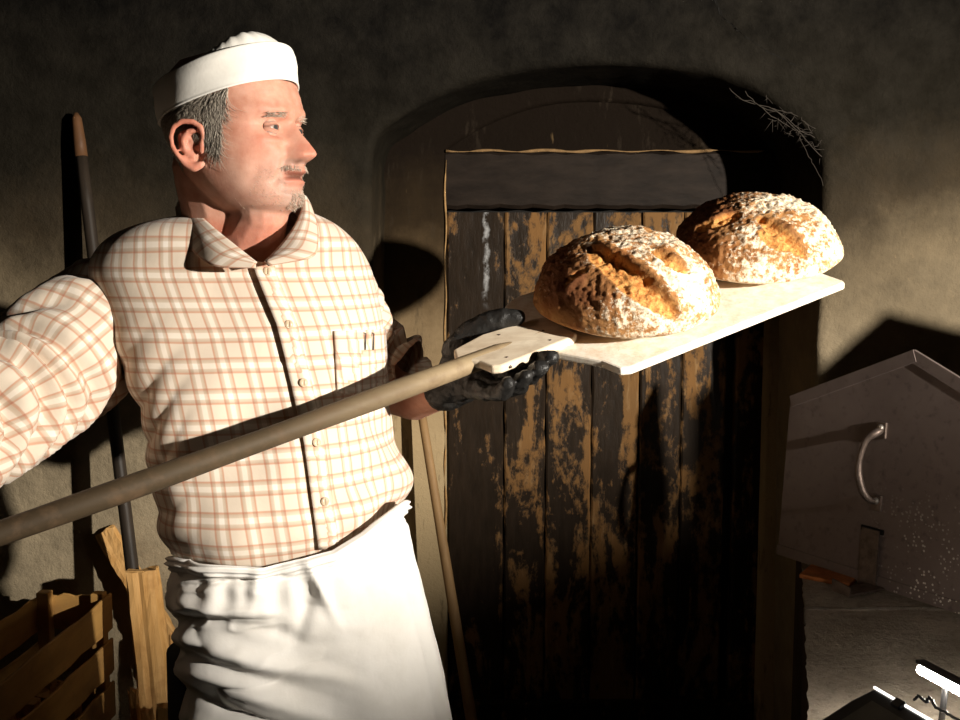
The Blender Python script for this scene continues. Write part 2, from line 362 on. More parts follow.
# ------------------------------------------------------------------ room shell
WY, NY = 2.2, 2.5
def outline():
    pts = [(372, 760), (371, 560), (371, 400), (372, 200), (376, 142), (400, 118), (430, 100), (465, 84), (500, 75), (550, 67), (600, 64), (650, 66), (700, 72), (740, 84), (775, 103), (805, 128), (820, 152), (823, 190), (820, 300), (818, 372), (815, 560), (812, 760)]
    w = [P(x, y, WY) for x, y in pts]; q = spline([(p.x, p.z) for p in w], 150)
    q = np.vstack([[q[0, 0], 0.0], q, [q[-1, 0], 0.0]]); return q
OUT = outline()
def wall_back():
    q = OUT; n = len(q); c = np.array([.24, 1.3]); X0, X1, Z1 = -2.3, 1.9, 2.7
    rings = []
    def ring(off, y, jit=0, seed=0):
        d = np.gradient(q, axis=0); nn = np.stack([-d[:, 1], d[:, 0]], 1); nn /= np.linalg.norm(nn, axis=1)[:, None] + 1e-9
        p3 = np.stack([q[:, 0], np.full(n, y), q[:, 1]], 1)
        k = off + (jit * fbm(p3 * 14, 3, seed) if jit else 0); r = q + nn * np.reshape(k, (-1, 1)) if np.ndim(k) else q + nn * k
        r[:, 1] = np.maximum(r[:, 1], 0); r[0, 1] = r[-1, 1] = 0
        return np.stack([r[:, 0], np.full(n, y), r[:, 1]], 1)
    # outermost ring on the wall rectangle
    outer = []
    for i, (x, z) in enumerate(q):
        d = np.array([x, z]) - np.array([.24, 1.2]); 
        if i == 0: outer.append((X0, WY, 0)); continue
        if i == n - 1: outer.append((X1, WY, 0)); continue
        ts = [t for t in ((X0 - .24) / d[0] if d[0] < 0 else 9e9, (X1 - .24) / d[0] if d[0] > 0 else 9e9, (Z1 - 1.2) / d[1] if d[1] > 0 else 9e9, (0 - 1.2) / d[1] if d[1] < 0 else 9e9) if t > 0]
        t = min(ts); outer.append((.24 + d[0] * t, WY, max(0, 1.2 + d[1] * t)))
    outer = np.array(outer)
    # pull the corners in exactly
    for cx in (X0, X1):
        j = int(np.argmin(np.hypot(outer[:, 0] - cx, outer[:, 2] - Z1))); outer[j] = (cx, WY, Z1)
    sgn = 1
    r1 = ring(.02, WY); 
    if r1[0, 0] > q[0, 0]: sgn = -1
    r1 = ring(.022 * sgn, WY, .006, 1)
    for t in (0, .5): rings.append(outer * (1 - t) + r1 * t)
    rings += [r1, ring(.009 * sgn, WY + .004, .006, 1), ring(.002 * sgn, WY + .012, .005, 1), ring(0, WY + .03, .005, 2)]
    for y in np.linspace(WY + .08, NY + .12, 7): rings.append(ring(0, y, .006, 3))
    V, Fc = loft(rings, close_u=False, cap=False)
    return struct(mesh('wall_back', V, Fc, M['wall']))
wall_back()
def quadwall(name, a, b, c, d, mat): return struct(mesh(name, [a, b, c, d], [(0, 1, 2, 3)], mat, smooth=False))
YB = -1.6
quadwall('floor', (-2.3, YB, 0), (1.9, YB, 0), (1.9, 2.7, 0), (-2.3, 2.7, 0), M['floor'])
quadwall('ceiling', (-2.3, YB, 2.7), (-2.3, WY, 2.7), (1.9, WY, 2.7), (1.9, YB, 2.7), M['ceil'])
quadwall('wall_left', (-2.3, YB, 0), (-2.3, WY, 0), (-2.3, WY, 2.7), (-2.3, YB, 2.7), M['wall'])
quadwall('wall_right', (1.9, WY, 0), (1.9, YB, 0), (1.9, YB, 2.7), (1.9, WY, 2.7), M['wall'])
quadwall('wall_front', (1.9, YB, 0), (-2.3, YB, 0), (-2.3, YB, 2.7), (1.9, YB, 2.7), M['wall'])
# back of the niche: plaster with the door opening, and a shallow tympanum above the lintel
def X(px, Y): return (px - 480) / F_PX * Y * 1.0
def niche_back():
    xl, xr = X(446, NY) * 1.005, P(768, 300, NY).x
    zt = P(500, 149, NY).z
    arc = [P(x, y, NY) for x, y in ((446, 150), (470, 134), (500, 119), (540, 106), (585, 101), (640, 104), (690, 113), (730, 126), (768, 148))]
    arc = spline([(p.x, p.z) for p in arc], 40)
    inner = np.vstack([[xl, 0], [xl, zt - .1], arc, [xr, zt - .1], [xr, 0]])
    n = len(inner); d = np.gradient(inner, axis=0); nn = np.stack([-d[:, 1], d[:, 0]], 1); nn /= np.linalg.norm(nn, axis=1)[:, None]
    if (inner + nn * .1)[0, 0] > inner[0, 0]: nn = -nn
    big = inner + nn * .6; big[:, 1] = np.maximum(big[:, 1], 0); big[0, 1] = big[-1, 1] = 0
    mid = inner + nn * .008; mid[0, 1] = mid[-1, 1] = 0
    def r3(a, y): return np.stack([a[:, 0], np.full(n, y), a[:, 1]], 1)
    V, Fc = loft([r3(big, NY), r3(mid, NY), r3(inner, NY + .006), r3(inner, NY + .12)], close_u=False, cap=False)
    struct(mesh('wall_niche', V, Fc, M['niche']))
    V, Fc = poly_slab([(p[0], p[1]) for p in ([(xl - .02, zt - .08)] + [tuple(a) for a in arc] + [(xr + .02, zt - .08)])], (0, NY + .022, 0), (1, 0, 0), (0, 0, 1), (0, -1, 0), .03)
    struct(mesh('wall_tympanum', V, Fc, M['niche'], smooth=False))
    quadwall('wall_behind', (-1, NY + .13, 0), (1.4, NY + .13, 0), (1.4, NY + .13, 2.3), (-1, NY + .13, 2.3), M['gap'])
    return xl, xr, zt
xl, xr, zt = niche_back()
# door: vertical planks, right stile, sooty lintel
door = bpy.data.objects.new('door_1', None); COL.objects.link(door); door.location = ((xl + xr) / 2, NY + .05, 0); struct(door)
edges = [447, 504, 546, 592, 640, 682, 727]
zb = .18
for i, (a, b) in enumerate(list(zip(edges[:-1], edges[1:])) + [(735, 766)]):
    x0, x1 = P(a, 400, NY + .03).x + .0015, P(b, 400, NY + .03).x - .0015
    yo = .030 + (0, .006, .003, .009, .004, .008, .0)[i]
    ztop = P(500, 212, NY).z
    V = []; Fc = []; nx, nz = 5, 40
    rings = []
    for k in range(nz + 1):
        z = zb + (ztop - zb) * k / nz; w = .0015 * math.sin(k * 1.7 + i) * (random.random() + .3)
        rings.append([(x0 + w, NY + yo + .03, z), (x0 + w, NY + yo + .003, z), (x0 + .004 + w, NY + yo, z), ((x0 + x1) / 2, NY + yo + .001 * math.sin(k), z), (x1 - .004 - w, NY + yo, z), (x1 - w, NY + yo + .003, z), (x1 - w, NY + yo + .03, z)])
    V, Fc = loft(rings)
    mesh('plank', V, Fc, M['plank_dark'] if i in (0, 7) else M['plank'], door, smooth=False)
V, Fc = box_v(((xl + xr) / 2, NY + .085, .9), ((xr - xl) / 2, 0, 0), (0, .008, 0), (0, 0, .85)); mesh('backing', V, Fc, M['gap'], door, smooth=False)
for z in (.42,):
    V, Fc = box_v(((xl + xr) / 2, NY + .02, z), ((xr - xl) / 2 - .01, 0, 0), (0, .012, 0), (0, 0, .05)); bevel(mesh('cross_batten', V, Fc, M['plank_dark'], door, smooth=False), .004)
V, Fc = box_v(((xl + xr) / 2, NY + .04, .09), ((xr - xl) / 2, 0, 0), (0, .05, 0), (0, 0, .09)); struct(bevel(mesh('trim_1', V, Fc, M['brown'], smooth=False), .006))
# lintel
a, b = P(447, 152, NY), P(447, 208, NY)
n = 30; rings = []
for k in range(n + 1):
    x = xl + (xr - xl) * k / n; j = .0025 * math.sin(k * 2.1) + .002 * random.random()
    rings.append([(x, NY + .06, a.z), (x, NY + .008, a.z + j * .6), (x, NY + .002, a.z - .006 + j), (x, NY, (a.z + b.z) / 2), (x, NY + .002, b.z + .008 - j), (x, NY + .010, b.z - j), (x, NY + .06, b.z)])
V, Fc = loft(rings); struct(mesh('trim_2', V, Fc, M['lintel'], smooth=False))
# crumbling plaster bead that sits on the lintel
bead = [P(446 + t, 151 + .8 * math.sin(t * .11), NY - .001) for t in range(0, 320, 6)]
V, Fc = tube_v(bead, [.0008 + .0030 * float(np.clip(.5 + 1.6 * vnoise(np.array([[i * .35, 3.3, 1.1]]), 2)[0], 0, 1)) + .0006 * random.random() for i, _ in enumerate(bead)], 6)
struct(mesh('trim_3', V, Fc, simple('pale_lime_bead', (.22, .13, .055), .9, 0, .3, 60, .8, .003)))

bead = [P(445.5 + .8 * math.sin(t * .09), t, NY - .001) for t in range(160, 560, 6)]
V, Fc = tube_v(bead, [.0005 + .0020 * float(np.clip(.4 + 1.6 * vnoise(np.array([[i * .3, 7.3, 1.1]]), 2)[0], 0, 1)) for i, _ in enumerate(bead)], 6)
struct(mesh('trim_7', V, Fc, simple('ochre_frame_edge', (.34, .20, .08), .9, 0, .4, 60, .8, .003)))
# cobweb in the niche's upper right corner
def cobweb():
    root = empty('cobweb', P(775, 110, WY + .01), 'grey dusty cobweb in the upper right curve of the oven niche', 'cobweb')
    chains = [[(728, 88), (742, 100), (768, 108), (790, 122), (806, 140), (823, 158)], [(735, 98), (755, 103), (775, 118), (795, 130), (812, 133)], [(768, 108), (785, 112), (800, 118), (815, 128)],
              [(790, 122), (797, 116), (806, 124), (812, 133)], [(795, 130), (805, 139), (815, 148), (824, 150)], [(745, 92), (760, 106), (782, 115), (798, 128), (815, 137)],
              [(795, 128), (806, 150), (814, 165), (824, 185)], [(806, 140), (816, 146), (822, 140)]]
    parts = []
    for ch in chains:
        q = spline([tuple(P(x, y, WY - .004 + .012 * random.random())) for x, y in ch], 16)
        q += np.random.normal(0, .0012, q.shape); parts.append(tube_v([tuple(p) for p in q], (.0005 + .0004 * random.random()), 4))
    for _ in range(45):
        x = random.uniform(765, 822); y = 104 + (x - 765) * .75 + random.uniform(-10, 14); a = random.uniform(0, 3.1); l = random.uniform(4, 14)
        parts.append(tube_v([tuple(P(x, y, WY)), tuple(P(x + l * math.cos(a), y + l * math.sin(a), WY + .01))], .0005, 3))
    mesh('web_threads', *join(parts), M['web'], root)['kind'] = 'stuff'
cobweb()
# crack in the plaster
q = spline([tuple(P(x, y, WY)) for x, y in ((716, -30), (718, 8), (733, 26), (752, 40), (768, 52), (790, 62), (806, 72))], 40)
q[:, 1] += .0010; q[:, [0, 2]] += np.random.normal(0, .0015, (40, 2))
rings = [[(p[0] - .0045 * s, WY - .0006, p[2] + .0045 * s), (p[0], WY + .0005, p[2]), (p[0] + .003 * s, WY - .0006, p[2] - .003 * s)] for p, s in zip(q, np.linspace(1, .25, 40))]
V, Fc = loft(rings, close_u=False, cap=False); struct(mesh('trim_4', V, Fc, M['gap']))

# ------------------------------------------------------------------ baker's peel
B0 = Vector((.10, 1.45, CAMZ - .118)); AX = Vector((1, .60, .30)).normalized(); SL = Vector((1, .60, .30)).length
WV = Vector((.144, -.24, -.079)).normalized(); WV = (WV - AX * WV.dot(AX)).normalized()
NV = WV.cross(AX); NV = NV if NV.z > 0 else -NV
peel = empty('baking_peel', tuple(B0), 'long wooden bread peel with a pale floured blade, held by the baker', 'peel')
def C(s, w=0, n=0): return B0 + AX * (s * SL) + WV * w + NV * n
def peel_build():
    L = .338 * SL; hw = .138
    # blade with a slightly tapered back and a bevelled rim
    outl = [(0.0, -.120), (.03, -.138), (L - .01, -.138), (L, -.126), (L, .130), (L - .004, .138), (.012, .138), (0.0, .132), (-.004, .1), (-.03, .045), (-.03, -.045), (-.004, -.09)]
    V, Fc = poly_slab(outl, C(0), AX, WV, NV, .011)
    bevel(mesh('blade', V, Fc, M['blade'], peel, smooth=False), .003)
    # neck board riveted over the end of the handle
    nb = [(-.148, -.022), (-.125, -.040), (.005, -.034), (.012, -.020), (.012, .020), (.005, .030), (-.118, .036), (-.140, .030)]
    nb = [(-.150, -.010), (-.138, -.034), (-.085, -.047), (.000, -.040), (.010, -.030), (.010, .034), (.000, .040), (-.118, .046), (-.128, .040), (-.132, .016)]
    V, Fc = poly_slab(nb, C(0, 0, .011), AX, WV, NV, .012)
    bevel(mesh('neck_board', V, Fc, M['board'], peel, smooth=False), .0035, 3)
    q = []; rad = []
    for t in np.linspace(-1.16, -.015, 60):
        q.append(tuple(C(t, .0015 * math.sin(t * 9), .002 + .002 * math.sin(t * 6)))); rad.append(.0140 - .0012 * (t + 1.1) + .0006 * math.sin(t * 23) - (.003 if t > -.06 else 0))
    V, Fc = tube_v(q, rad, 20); mesh('handle', V, Fc, M['handle'], peel)
    for s, w in ((-.10, .040), (-.03, .036), (-.07, -.036), (-.02, 0), (-.095, .004)):
        c = C(0, w * .8, .0115) + AX * s; V, Fc = tube_v([tuple(c - NV * .002), tuple(c + NV * .0002)], .0017, 10); mesh('nail', V, Fc, M['iron'], peel)
    for s in (-.105, -.045):
        c = C(0, .0445, .005) + AX * s; V, Fc = tube_v([tuple(c - WV * .003), tuple(c + WV * .003)], .0019, 10); mesh('nail', V, Fc, M['iron'], peel)
peel_build()

# ------------------------------------------------------------------ loaves
def loaf(name, s, w, ra, rb, h, rot, slashes, seed, label, bake_dir):
    base = C(s, w, 0)
    bm = bmesh.new(); bmesh.ops.create_icosphere(bm, subdivisions=7, radius=1); V = np.array([v.co[:] for v in bm.verts]); Fc = [tuple(x.index for x in f.verts) for f in bm.faces]; bm.free()
    n = V.copy()
    z = V[:, 2]; rxy = np.hypot(V[:, 0], V[:, 1])
    # dome with a rounded foot
    zz = np.where(z > 0, z * .74, z * .26) + .26
    infl = 1 + .04 * fbm(V * 2.1, 2, seed)
    foot = 1 - .10 * sst(.0, -1, z)
    cr, sr = math.cos(rot), math.sin(rot)
    x = V[:, 0] * infl * foot; y = V[:, 1] * infl * foot
    ang = np.arctan2(y, x); bul = 1 + .02 * np.cos(3 * ang + seed); x *= bul; y *= bul
    X_ = x * ra; Y_ = y * rb; X_, Y_ = cr * X_ - sr * Y_, sr * X_ + cr * Y_
    Z_ = np.maximum(zz, .0) ** 1.0 * h
    Pw = lambda X_, Y_, Z_: np.array(base)[None] + X_[:, None] * np.array(AX)[None] + Y_[:, None] * np.array(WV)[None] + Z_[:, None] * np.array(NV)[None]
    W0 = Pw(X_, Y_, Z_); pr = proj(W0)
    Nw = (V[:, :1] / ra) * np.array(AX) + (V[:, 1:2] / rb) * np.array(WV) + (V[:, 2:] / h) * np.array(NV); Nw /= np.linalg.norm(Nw, axis=1)[:, None]
    front = (Nw @ (np.array([0, 0, CAMZ]) - np.array(base))) > 0
    cut = np.zeros(len(V)); disp = np.zeros(len(V)); edge = np.zeros(len(V))
    for (x0, y0, x1, y1, wd, dp, side) in slashes:
        a = np.array([x0, y0]); b = np.array([x1, y1]); L = np.linalg.norm(b - a); t_ = (b - a) / L; nn = np.array([-t_[1], t_[0]])
        rel = pr - a; t = rel @ t_ / L; d = rel @ nn + 3.5 * fbm(W0 * 30, 3, seed + 5) + 1.2 * fbm(W0 * 130, 2, seed + 9)
        lens = np.clip(1 - (2 * t - 1) ** 2, 0, 1) ** .5 * wd
        inside = (t > 0) & (t < 1) & front & (z > -.1)
        k = np.where(inside, np.clip(1 - np.abs(d) / np.maximum(lens, .5), 0, 1), 0)
        prof = sst(0, .35, k)
        # one wall steep (the ear), floor rising to the other side
        asym = np.clip((d * side / np.maximum(lens, .5) + 1) / 2, 0, 1)
        disp -= dp * prof * (.45 + .75 * asym); cut = np.maximum(cut, sst(.02, .25, k))
        lip = np.where((t > -.05) & (t < 1.05) & front, np.exp(-.5 * ((d * side - lens * 1.05) / 3.0) ** 2), 0) * np.clip(1 - (2 * t - 1) ** 2, 0, 1)
        disp += .006 * lip; edge = np.maximum(edge, lip)
    top = sst(-.1, .5, z)
    disp += .0034 * fbm(W0 * 42, 4, seed) * (.35 + top) + .0030 * fbm(W0 * 170, 3, seed + 3) * (.3 + top) + cut * .0035 * fbm(W0 * 95, 3, seed + 8)
    W1 = W0 + Nw * disp[:, None]
    # keep the foot on the blade
    hh = (W1 - np.array(base)) @ np.array(NV); W1 += np.clip(.0006 - hh, 0, None)[:, None] * np.array(NV)
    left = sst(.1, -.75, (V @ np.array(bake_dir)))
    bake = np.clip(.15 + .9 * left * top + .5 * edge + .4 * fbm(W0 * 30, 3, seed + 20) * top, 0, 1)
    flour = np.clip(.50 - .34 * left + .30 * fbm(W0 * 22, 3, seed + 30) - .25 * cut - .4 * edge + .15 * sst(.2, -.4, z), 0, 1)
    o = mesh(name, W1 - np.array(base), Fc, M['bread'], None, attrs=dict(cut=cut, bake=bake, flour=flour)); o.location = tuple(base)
    return tag(o, label, 'bread', 'loaves on the peel')
bd = (-.0, .0, .0)
loaf('bread_loaf', .0915, .014, .121, .130, .112, .3,
     [(588, 246, 678, 318, 16, .010, -1), (652, 250, 690, 274, 5, .009, -1), (562, 288, 588, 268, 5, .007, 1)], 3,
     'round crusty loaf nearest the baker, split down its dark left side', (1, .1, .1))
loaf('bread_loaf', .301, .006, .117, .128, .099, .5,
     [(758, 218, 806, 258, 8.5, .008, -1), (694, 230, 742, 214, 5.5, .008, -1), (756, 232, 792, 252, 5, .003, -1)], 11,
     'round pale floury loaf at the far tip of the peel blade', (1, .4, -.1))

# ------------------------------------------------------------------ the baker
person = empty('person', tuple(P(270, 400, 1.47) * 1.0)[:2] + (0,), 'baker in white cap, checked shirt and white apron holding the long peel', 'person')
HC = P(232, 135, 1.42); HF = Vector((.93, -.36, .03)).normalized(); HR = Vector((-.36, -.93, 0)).normalized(); HU = HR.cross(HF); HU = HU if HU.z > 0 else -HU; HR = HF.cross(HU)
HR = HR if HR.y < 0 else -HR
def H(f, r, u): return np.array(HC) + (np.outer(np.atleast_1d(f), HF) + np.outer(np.atleast_1d(r), HR) + np.outer(np.atleast_1d(u), HU)) * .001
HT = np.array([(104, 2, -18, 6), (100, 20, -36, 26), (92, 46, -62, 48), (78, 68, -74, 62), (63, 83, -82, 70), (43, 89, -86, 74), (24, 93, -86, 75), (10, 88, -83, 74), (-5, 88, -78, 73), (-20, 90, -71, 71), (-35, 91, -62, 68),
               (-50, 91, -55, 65), (-65, 88, -42, 59), (-80, 90, -28, 51), (-92, 86, -14, 41), (-101, 72, 2, 27), (-105, 50, 16, 14)], float)
NOSE = np.array([(30, 0), (22, 0), (13, 1.5), (2, 10.0), (-11, 18), (-22, 25.0), (-29, 28.5), (-33, 27.5), (-38, 16), (-41, 5), (-45, 3)], float)
def head_surface(phi, u):
    F = np.interp(u, HT[::-1, 0], HT[::-1, 1]); B = np.interp(u, HT[::-1, 0], HT[::-1, 2]); Wd = np.interp(u, HT[::-1, 0], HT[::-1, 3])
    c = (F + B) / 2; a = (F - B) / 2
    cs, sn = np.cos(phi), np.sin(phi)
    f = c + a * np.sign(cs) * np.abs(cs) ** .88; r = Wd * np.sign(sn) * np.abs(sn) ** .86
    fr = sst(.05, .6, cs)
    N = np.interp(u, NOSE[::-1, 0], NOSE[::-1, 1]); sg = np.interp(u, [-38, -28, -15, 10, 24], [9, 9.5, 7, 6, 9])
    d = N * gauss(r, sg)
    ar = np.abs(r)
    d += 11 * gauss(ar - 15, 4.2) * gauss(u + 32, 5.0) - 3 * gauss(ar - 21, 3) * gauss(u + 30, 7)              # wings of the nose
    d -= 13 * gauss(ar - 29, 13) * gauss(u - 1, 9)              # eye sockets
    d -= 5 * gauss(ar - 15, 6) * gauss(u - 3, 9)
    d += 4.5 * gauss(ar - 27, 17) * gauss(u - 18, 6)            # brow ridge
    d += 5.5 * gauss(ar - 46, 15) * gauss(u + 12, 12)           # cheekbones
    d += 2.8 * gauss(ar - 29, 11) * gauss(u + 14, 3.5) - 2.2 * gauss(ar - 28, 12) * gauss(u + 19.5, 2.2)   # bags under the eyes
    d -= 1.6 * gauss(ar - 52, 5) * (gauss(u - 4, 1.3) + gauss(u + 2, 1.3) + gauss(u + 8, 1.3))          # crow's feet
    d -= 6.0 * gauss(ar - 45, 10) * gauss(u + 50, 16)           # hollow cheeks
    d += 5.5 * gauss(r, 19) * gauss(u + 51, 14)                 # muzzle
    lw = sst(27, 18, ar)
    d += 3.8 * lw * gauss(u + 50.5, 3.2); d += 4.2 * lw * gauss(u + 63, 3.8)
    d -= 10 * lw * gauss(u + 57, 2.8)
    d -= 3.2 * gauss(r, 18) * gauss(u + 72, 4.5); d += 5.5 * gauss(r, 15) * gauss(u + 84, 10)
    t = np.clip((-34 - u) / 32, 0, 1); line = 20 + 12 * t
    d -= 4.2 * gauss(ar - line, 2.8) * sst(-30, -36, u) * sst(-72, -62, u)       # nasolabial folds
    d -= 1.2 * gauss(ar - (44 + 8 * t), 2.2) * sst(-40, -50, u) * sst(-88, -78, u)
    for uu in (50, 40, 32): d -= .7 * gauss(u - uu - 2 * np.sin(ar * .12), 1.5) * sst(55, 40, ar)
    d *= fr
    return f + d * (1 if True else 0), r, u
# ears: near and far
def ear_parts(sgn):
    def e(px, py, out): f = ((px - 232) * 1.29 + .36 * out) / .93; u = (135 - py) * 1.29; return tuple(H(f, sgn * out, u)[0])
    def ch(l): return [(*e(x, y, o), r * .001) for x, y, o, r in l]
    return capsules([
        ch([(213, 153, 74, 3.2), (218, 143, 76, 3.2), (217, 134, 79, 3.4), (209, 128.5, 83, 3.6), (199, 128, 88, 3.6), (191, 133, 91, 3.6), (188, 142, 92, 3.4), (189, 151, 91, 3.3), (194, 160, 88, 3.3), (200, 167, 83, 4.2), (207, 171, 78, 5.2), (213, 168, 74, 5.0)]),
        ch([(211, 137, 78, 2.6), (203, 137, 82, 3.0), (198, 145, 83, 3.0), (200, 156, 80, 3.0), (207, 161, 76, 3.0)]),
        ch([(216, 149, 76, 3.6), (215, 156, 75, 3.4)]),
        ch([(208, 135, 76, 3), (196, 140, 80, 4.5), (197, 152, 79, 5), (205, 163, 74, 5)]),
        ch([(206, 145, 70, 8), (207, 157, 68, 8)])])
def body():
    U = np.interp(np.linspace(0, 1, 190), [0, 1], [104, -105]); nphi = 230; ph = np.linspace(0, 2 * math.pi, nphi, endpoint=False)
    # denser sampling across the face
    ph = ph - .45 * np.sin(ph)
    rings = []
    for u in U:
        f, r, uu = head_surface(ph, np.full(nphi, u)); rings.append(H(f, r, uu))
    head = loft(rings)
    c = lambda px, py, Y, r: (*P(px, py, Y), r)
    bod = capsules([[c(216, 168, 1.44, .056), c(226, 200, 1.45, .060), c(236, 235, 1.46, .062), c(242, 262, 1.48, .070)],
                    [c(258, 192, 1.40, .030), c(262, 215, 1.405, .034), c(252, 238, 1.425, .042), c(250, 258, 1.44, .045)],  # throat
                    [c(262, 200, 1.41, .022), c(240, 196, 1.42, .034)],
                    [c(212, 272, 1.50, .050), c(190, 275, 1.50, .050), c(140, 282, 1.49, .045), c(110, 300, 1.47, .040), c(60, 362, 1.38, .040), c(-35, 420, 1.28, .034), c(-95, 500, 1.14, .028), c(-140, 560, 1.05, .024)],
                    [c(275, 275, 1.50, .050), c(318, 275, 1.52, .045), c(332, 288, 1.53, .040), c(352, 340, 1.60, .036), c(385, 388, 1.60, .034), c(414, 399, 1.56, .031), c(438, 392, 1.51, .026), c(466, 382, 1.475, .020)],
                    [c(235, 290, 1.48, .070), c(250, 350, 1.46, .080), c(268, 420, 1.44, .085), c(275, 480, 1.44, .088), c(280, 540, 1.44, .085)],
                    [c(290, 300, 1.48, .060), c(300, 360, 1.46, .070), c(305, 440, 1.44, .080), c(300, 540, 1.44, .080)],
                    [(-.32, 1.45, .98, .070), (-.34, 1.46, .55, .050), (-.345, 1.50, .10, .040)],
                    [(-.19, 1.45, .98, .070), (-.17, 1.46, .55, .050), (-.16, 1.50, .10, .040)],
                    [c(268, 545, 1.44, .08), (-.30, 1.45, 1.0, .075)], [c(290, 545, 1.44, .08), (-.20, 1.45, 1.0, .075)]])
    Vn, Fn = remesh([head, ear_parts(1), ear_parts(-1), bod], .0024, 2)
    rel = (Vn - np.array(HC)) * 1000; f = rel @ np.array(HF); r = rel @ np.array(HR); u = rel @ np.array(HU); ar = np.abs(r)
    face = sst(40, 60, f)
    red = .85 * face * sst(27, 20, ar) * gauss(u + 57, 8) * sst(80, 92, f)
    red = np.maximum(red, .45 * gauss(ar, 18) * gauss(u + 27, 10) * sst(95, 105, f))
    red = np.maximum(red, .30 * gauss(ar - 46, 20) * gauss(u + 15, 16) * face)
    red = np.maximum(red, .40 * sst(70, 80, ar) * sst(45, 25, f) * sst(-50, -30, f) * sst(25, 10, u) * sst(-60, -45, u))
    red = np.maximum(red, .35 * sst(-95, -125, u) * sst(-420, -200, u))
    grey = .55 * face * sst(-34, -40, u) * sst(-104, -90, u) * sst(34, 20, ar) * (1 - np.clip(red * 1.4, 0, 1))
    grey = np.maximum(grey, .25 * sst(-20, -60, u) * sst(-115, -95, u) * sst(10, 40, f))
    dark = .8 * gauss((f - 37) / 1.0, 3.2) * gauss(u - 9, 3.4) * sst(50, 60, r)
    dark = np.maximum(dark, .95 * gauss(u + 57, 2.6) * sst(26, 20, ar) * sst(84, 90, f))
    dark = np.maximum(dark, .7 * gauss(ar - 11, 4) * gauss(u + 40, 3) * sst(88, 95, f))
    mesh('body', Vn, Fn, M['skin'], person, attrs=dict(red=red, grey=grey, dark=dark))
body()
def eyes():
    m = NT('eye_white', .25); v = m.coord(kind='Object'); at = m.attr('iris'); m.color(m.mix(at, (.30, .22, .18), (.04, .04, .04))); mat = m.m
    for s in (1, -1):
        c = Vector(H(71, s * 29, 1)[0]); rings = []
        look = (HF + HR * s * .0).normalized()
        bm = bmesh.new(); bmesh.ops.create_icosphere(bm, subdivisions=5, radius=.0125); V = np.array([q.co[:] for q in bm.verts]); Fc = [tuple(x.index for x in f.verts) for f in bm.faces]; bm.free()
        iris = sst(.90, .93, (V / .0125) @ np.array(look)); mesh('eye', V + np.array(c), Fc, mat, person, attrs=dict(iris=iris))
        for up in (1, -1):
            rings = []; K = np.linspace(0, 1, 22)
            for az in np.linspace(-78, 78, 50):
                o_ = max(0, math.cos(R(min(90, abs(az) * 90 / 50)))) ** .8; e0 = (13 if up > 0 else -11) * o_ + 2 * math.sin(R(az)); e1 = 82 * up; ring = []
                for kk, t in enumerate([-.02] + list(K)):
                    el = e0 + (e1 - e0) * max(t, 0); rad = 13.0 + (.9 * gauss(t - .03, .05)) - 1.0 * gauss(t - .36, .06) + 1.2 * gauss(t - .6, .15)
                    if kk == 0: rad = 12.4
                    ring.append(tuple(np.array(c) + (np.array(HF) * math.cos(R(el)) * math.cos(R(az)) + np.array(HR) * s * math.cos(R(el)) * math.sin(R(az)) + np.array(HU) * math.sin(R(el))) * rad * .001))
                rings.append(ring)
            V, Fc = loft(rings, close_u=False, cap=False); n_ = len(V)
            dk = np.tile(np.array([.8, .75, .5, .2] + [0] * 19) * (1 if up > 0 else .45), 50)
            mesh('eyelid', V, Fc, M['skin'], person, attrs=dict(red=np.full(n_, .12), grey=np.full(n_, .10), dark=dk))
eyes()
def strand_mat(name, a, b):
    m = NT(name, .5); x = m.attr('rnd'); m.color(m.mix(x, a, b)); return m.m
M['hair'] = strand_mat('grey_hair', (.13, .105, .085), (.50, .44, .36))
def strands(name, items, mat, parent):
    """items: (points, radius)"""
    V, Fc, rn = [], [], []
    for pts, r in items:
        T, A, B = frames(pts); o = len(V); k = len(pts); rv = random.random()
        for i in range(k):
            rr = r * (1 - .85 * (i / (k - 1)) ** 1.5)
            for j in range(3):
                a = 2 * math.pi * j / 3; V.append(tuple(Vector(pts[i]) + A[i] * (rr * math.cos(a)) + B[i] * (rr * math.sin(a)))); rn.append(rv)
        for i in range(k - 1):
            for j in range(3): Fc.append((o + i * 3 + j, o + i * 3 + (j + 1) % 3, o + (i + 1) * 3 + (j + 1) % 3, o + (i + 1) * 3 + j))
    ob = mesh(name, V, Fc, mat, parent, attrs=dict(rnd=rn)); return ob
def inpoly(x, y, poly):
    c = False; j = len(poly) - 1
    for i in range(len(poly)):
        if (poly[i][1] > y) != (poly[j][1] > y) and x < (poly[j][0] - poly[i][0]) * (y - poly[i][1]) / (poly[j][1] - poly[i][1]) + poly[i][0]: c = not c
        j = i
    return c
def side_point(f, u, sgn):
    F = np.interp(u, HT[::-1, 0], HT[::-1, 1]); B = np.interp(u, HT[::-1, 0], HT[::-1, 2]); Wd = np.interp(u, HT[::-1, 0], HT[::-1, 3])
    c = (F + B) / 2; a = (F - B) / 2; x = min(abs((f - c) / a), .9999); s = (1 - x ** (2 / .88)) ** .5
    return Wd * s ** .86 * sgn
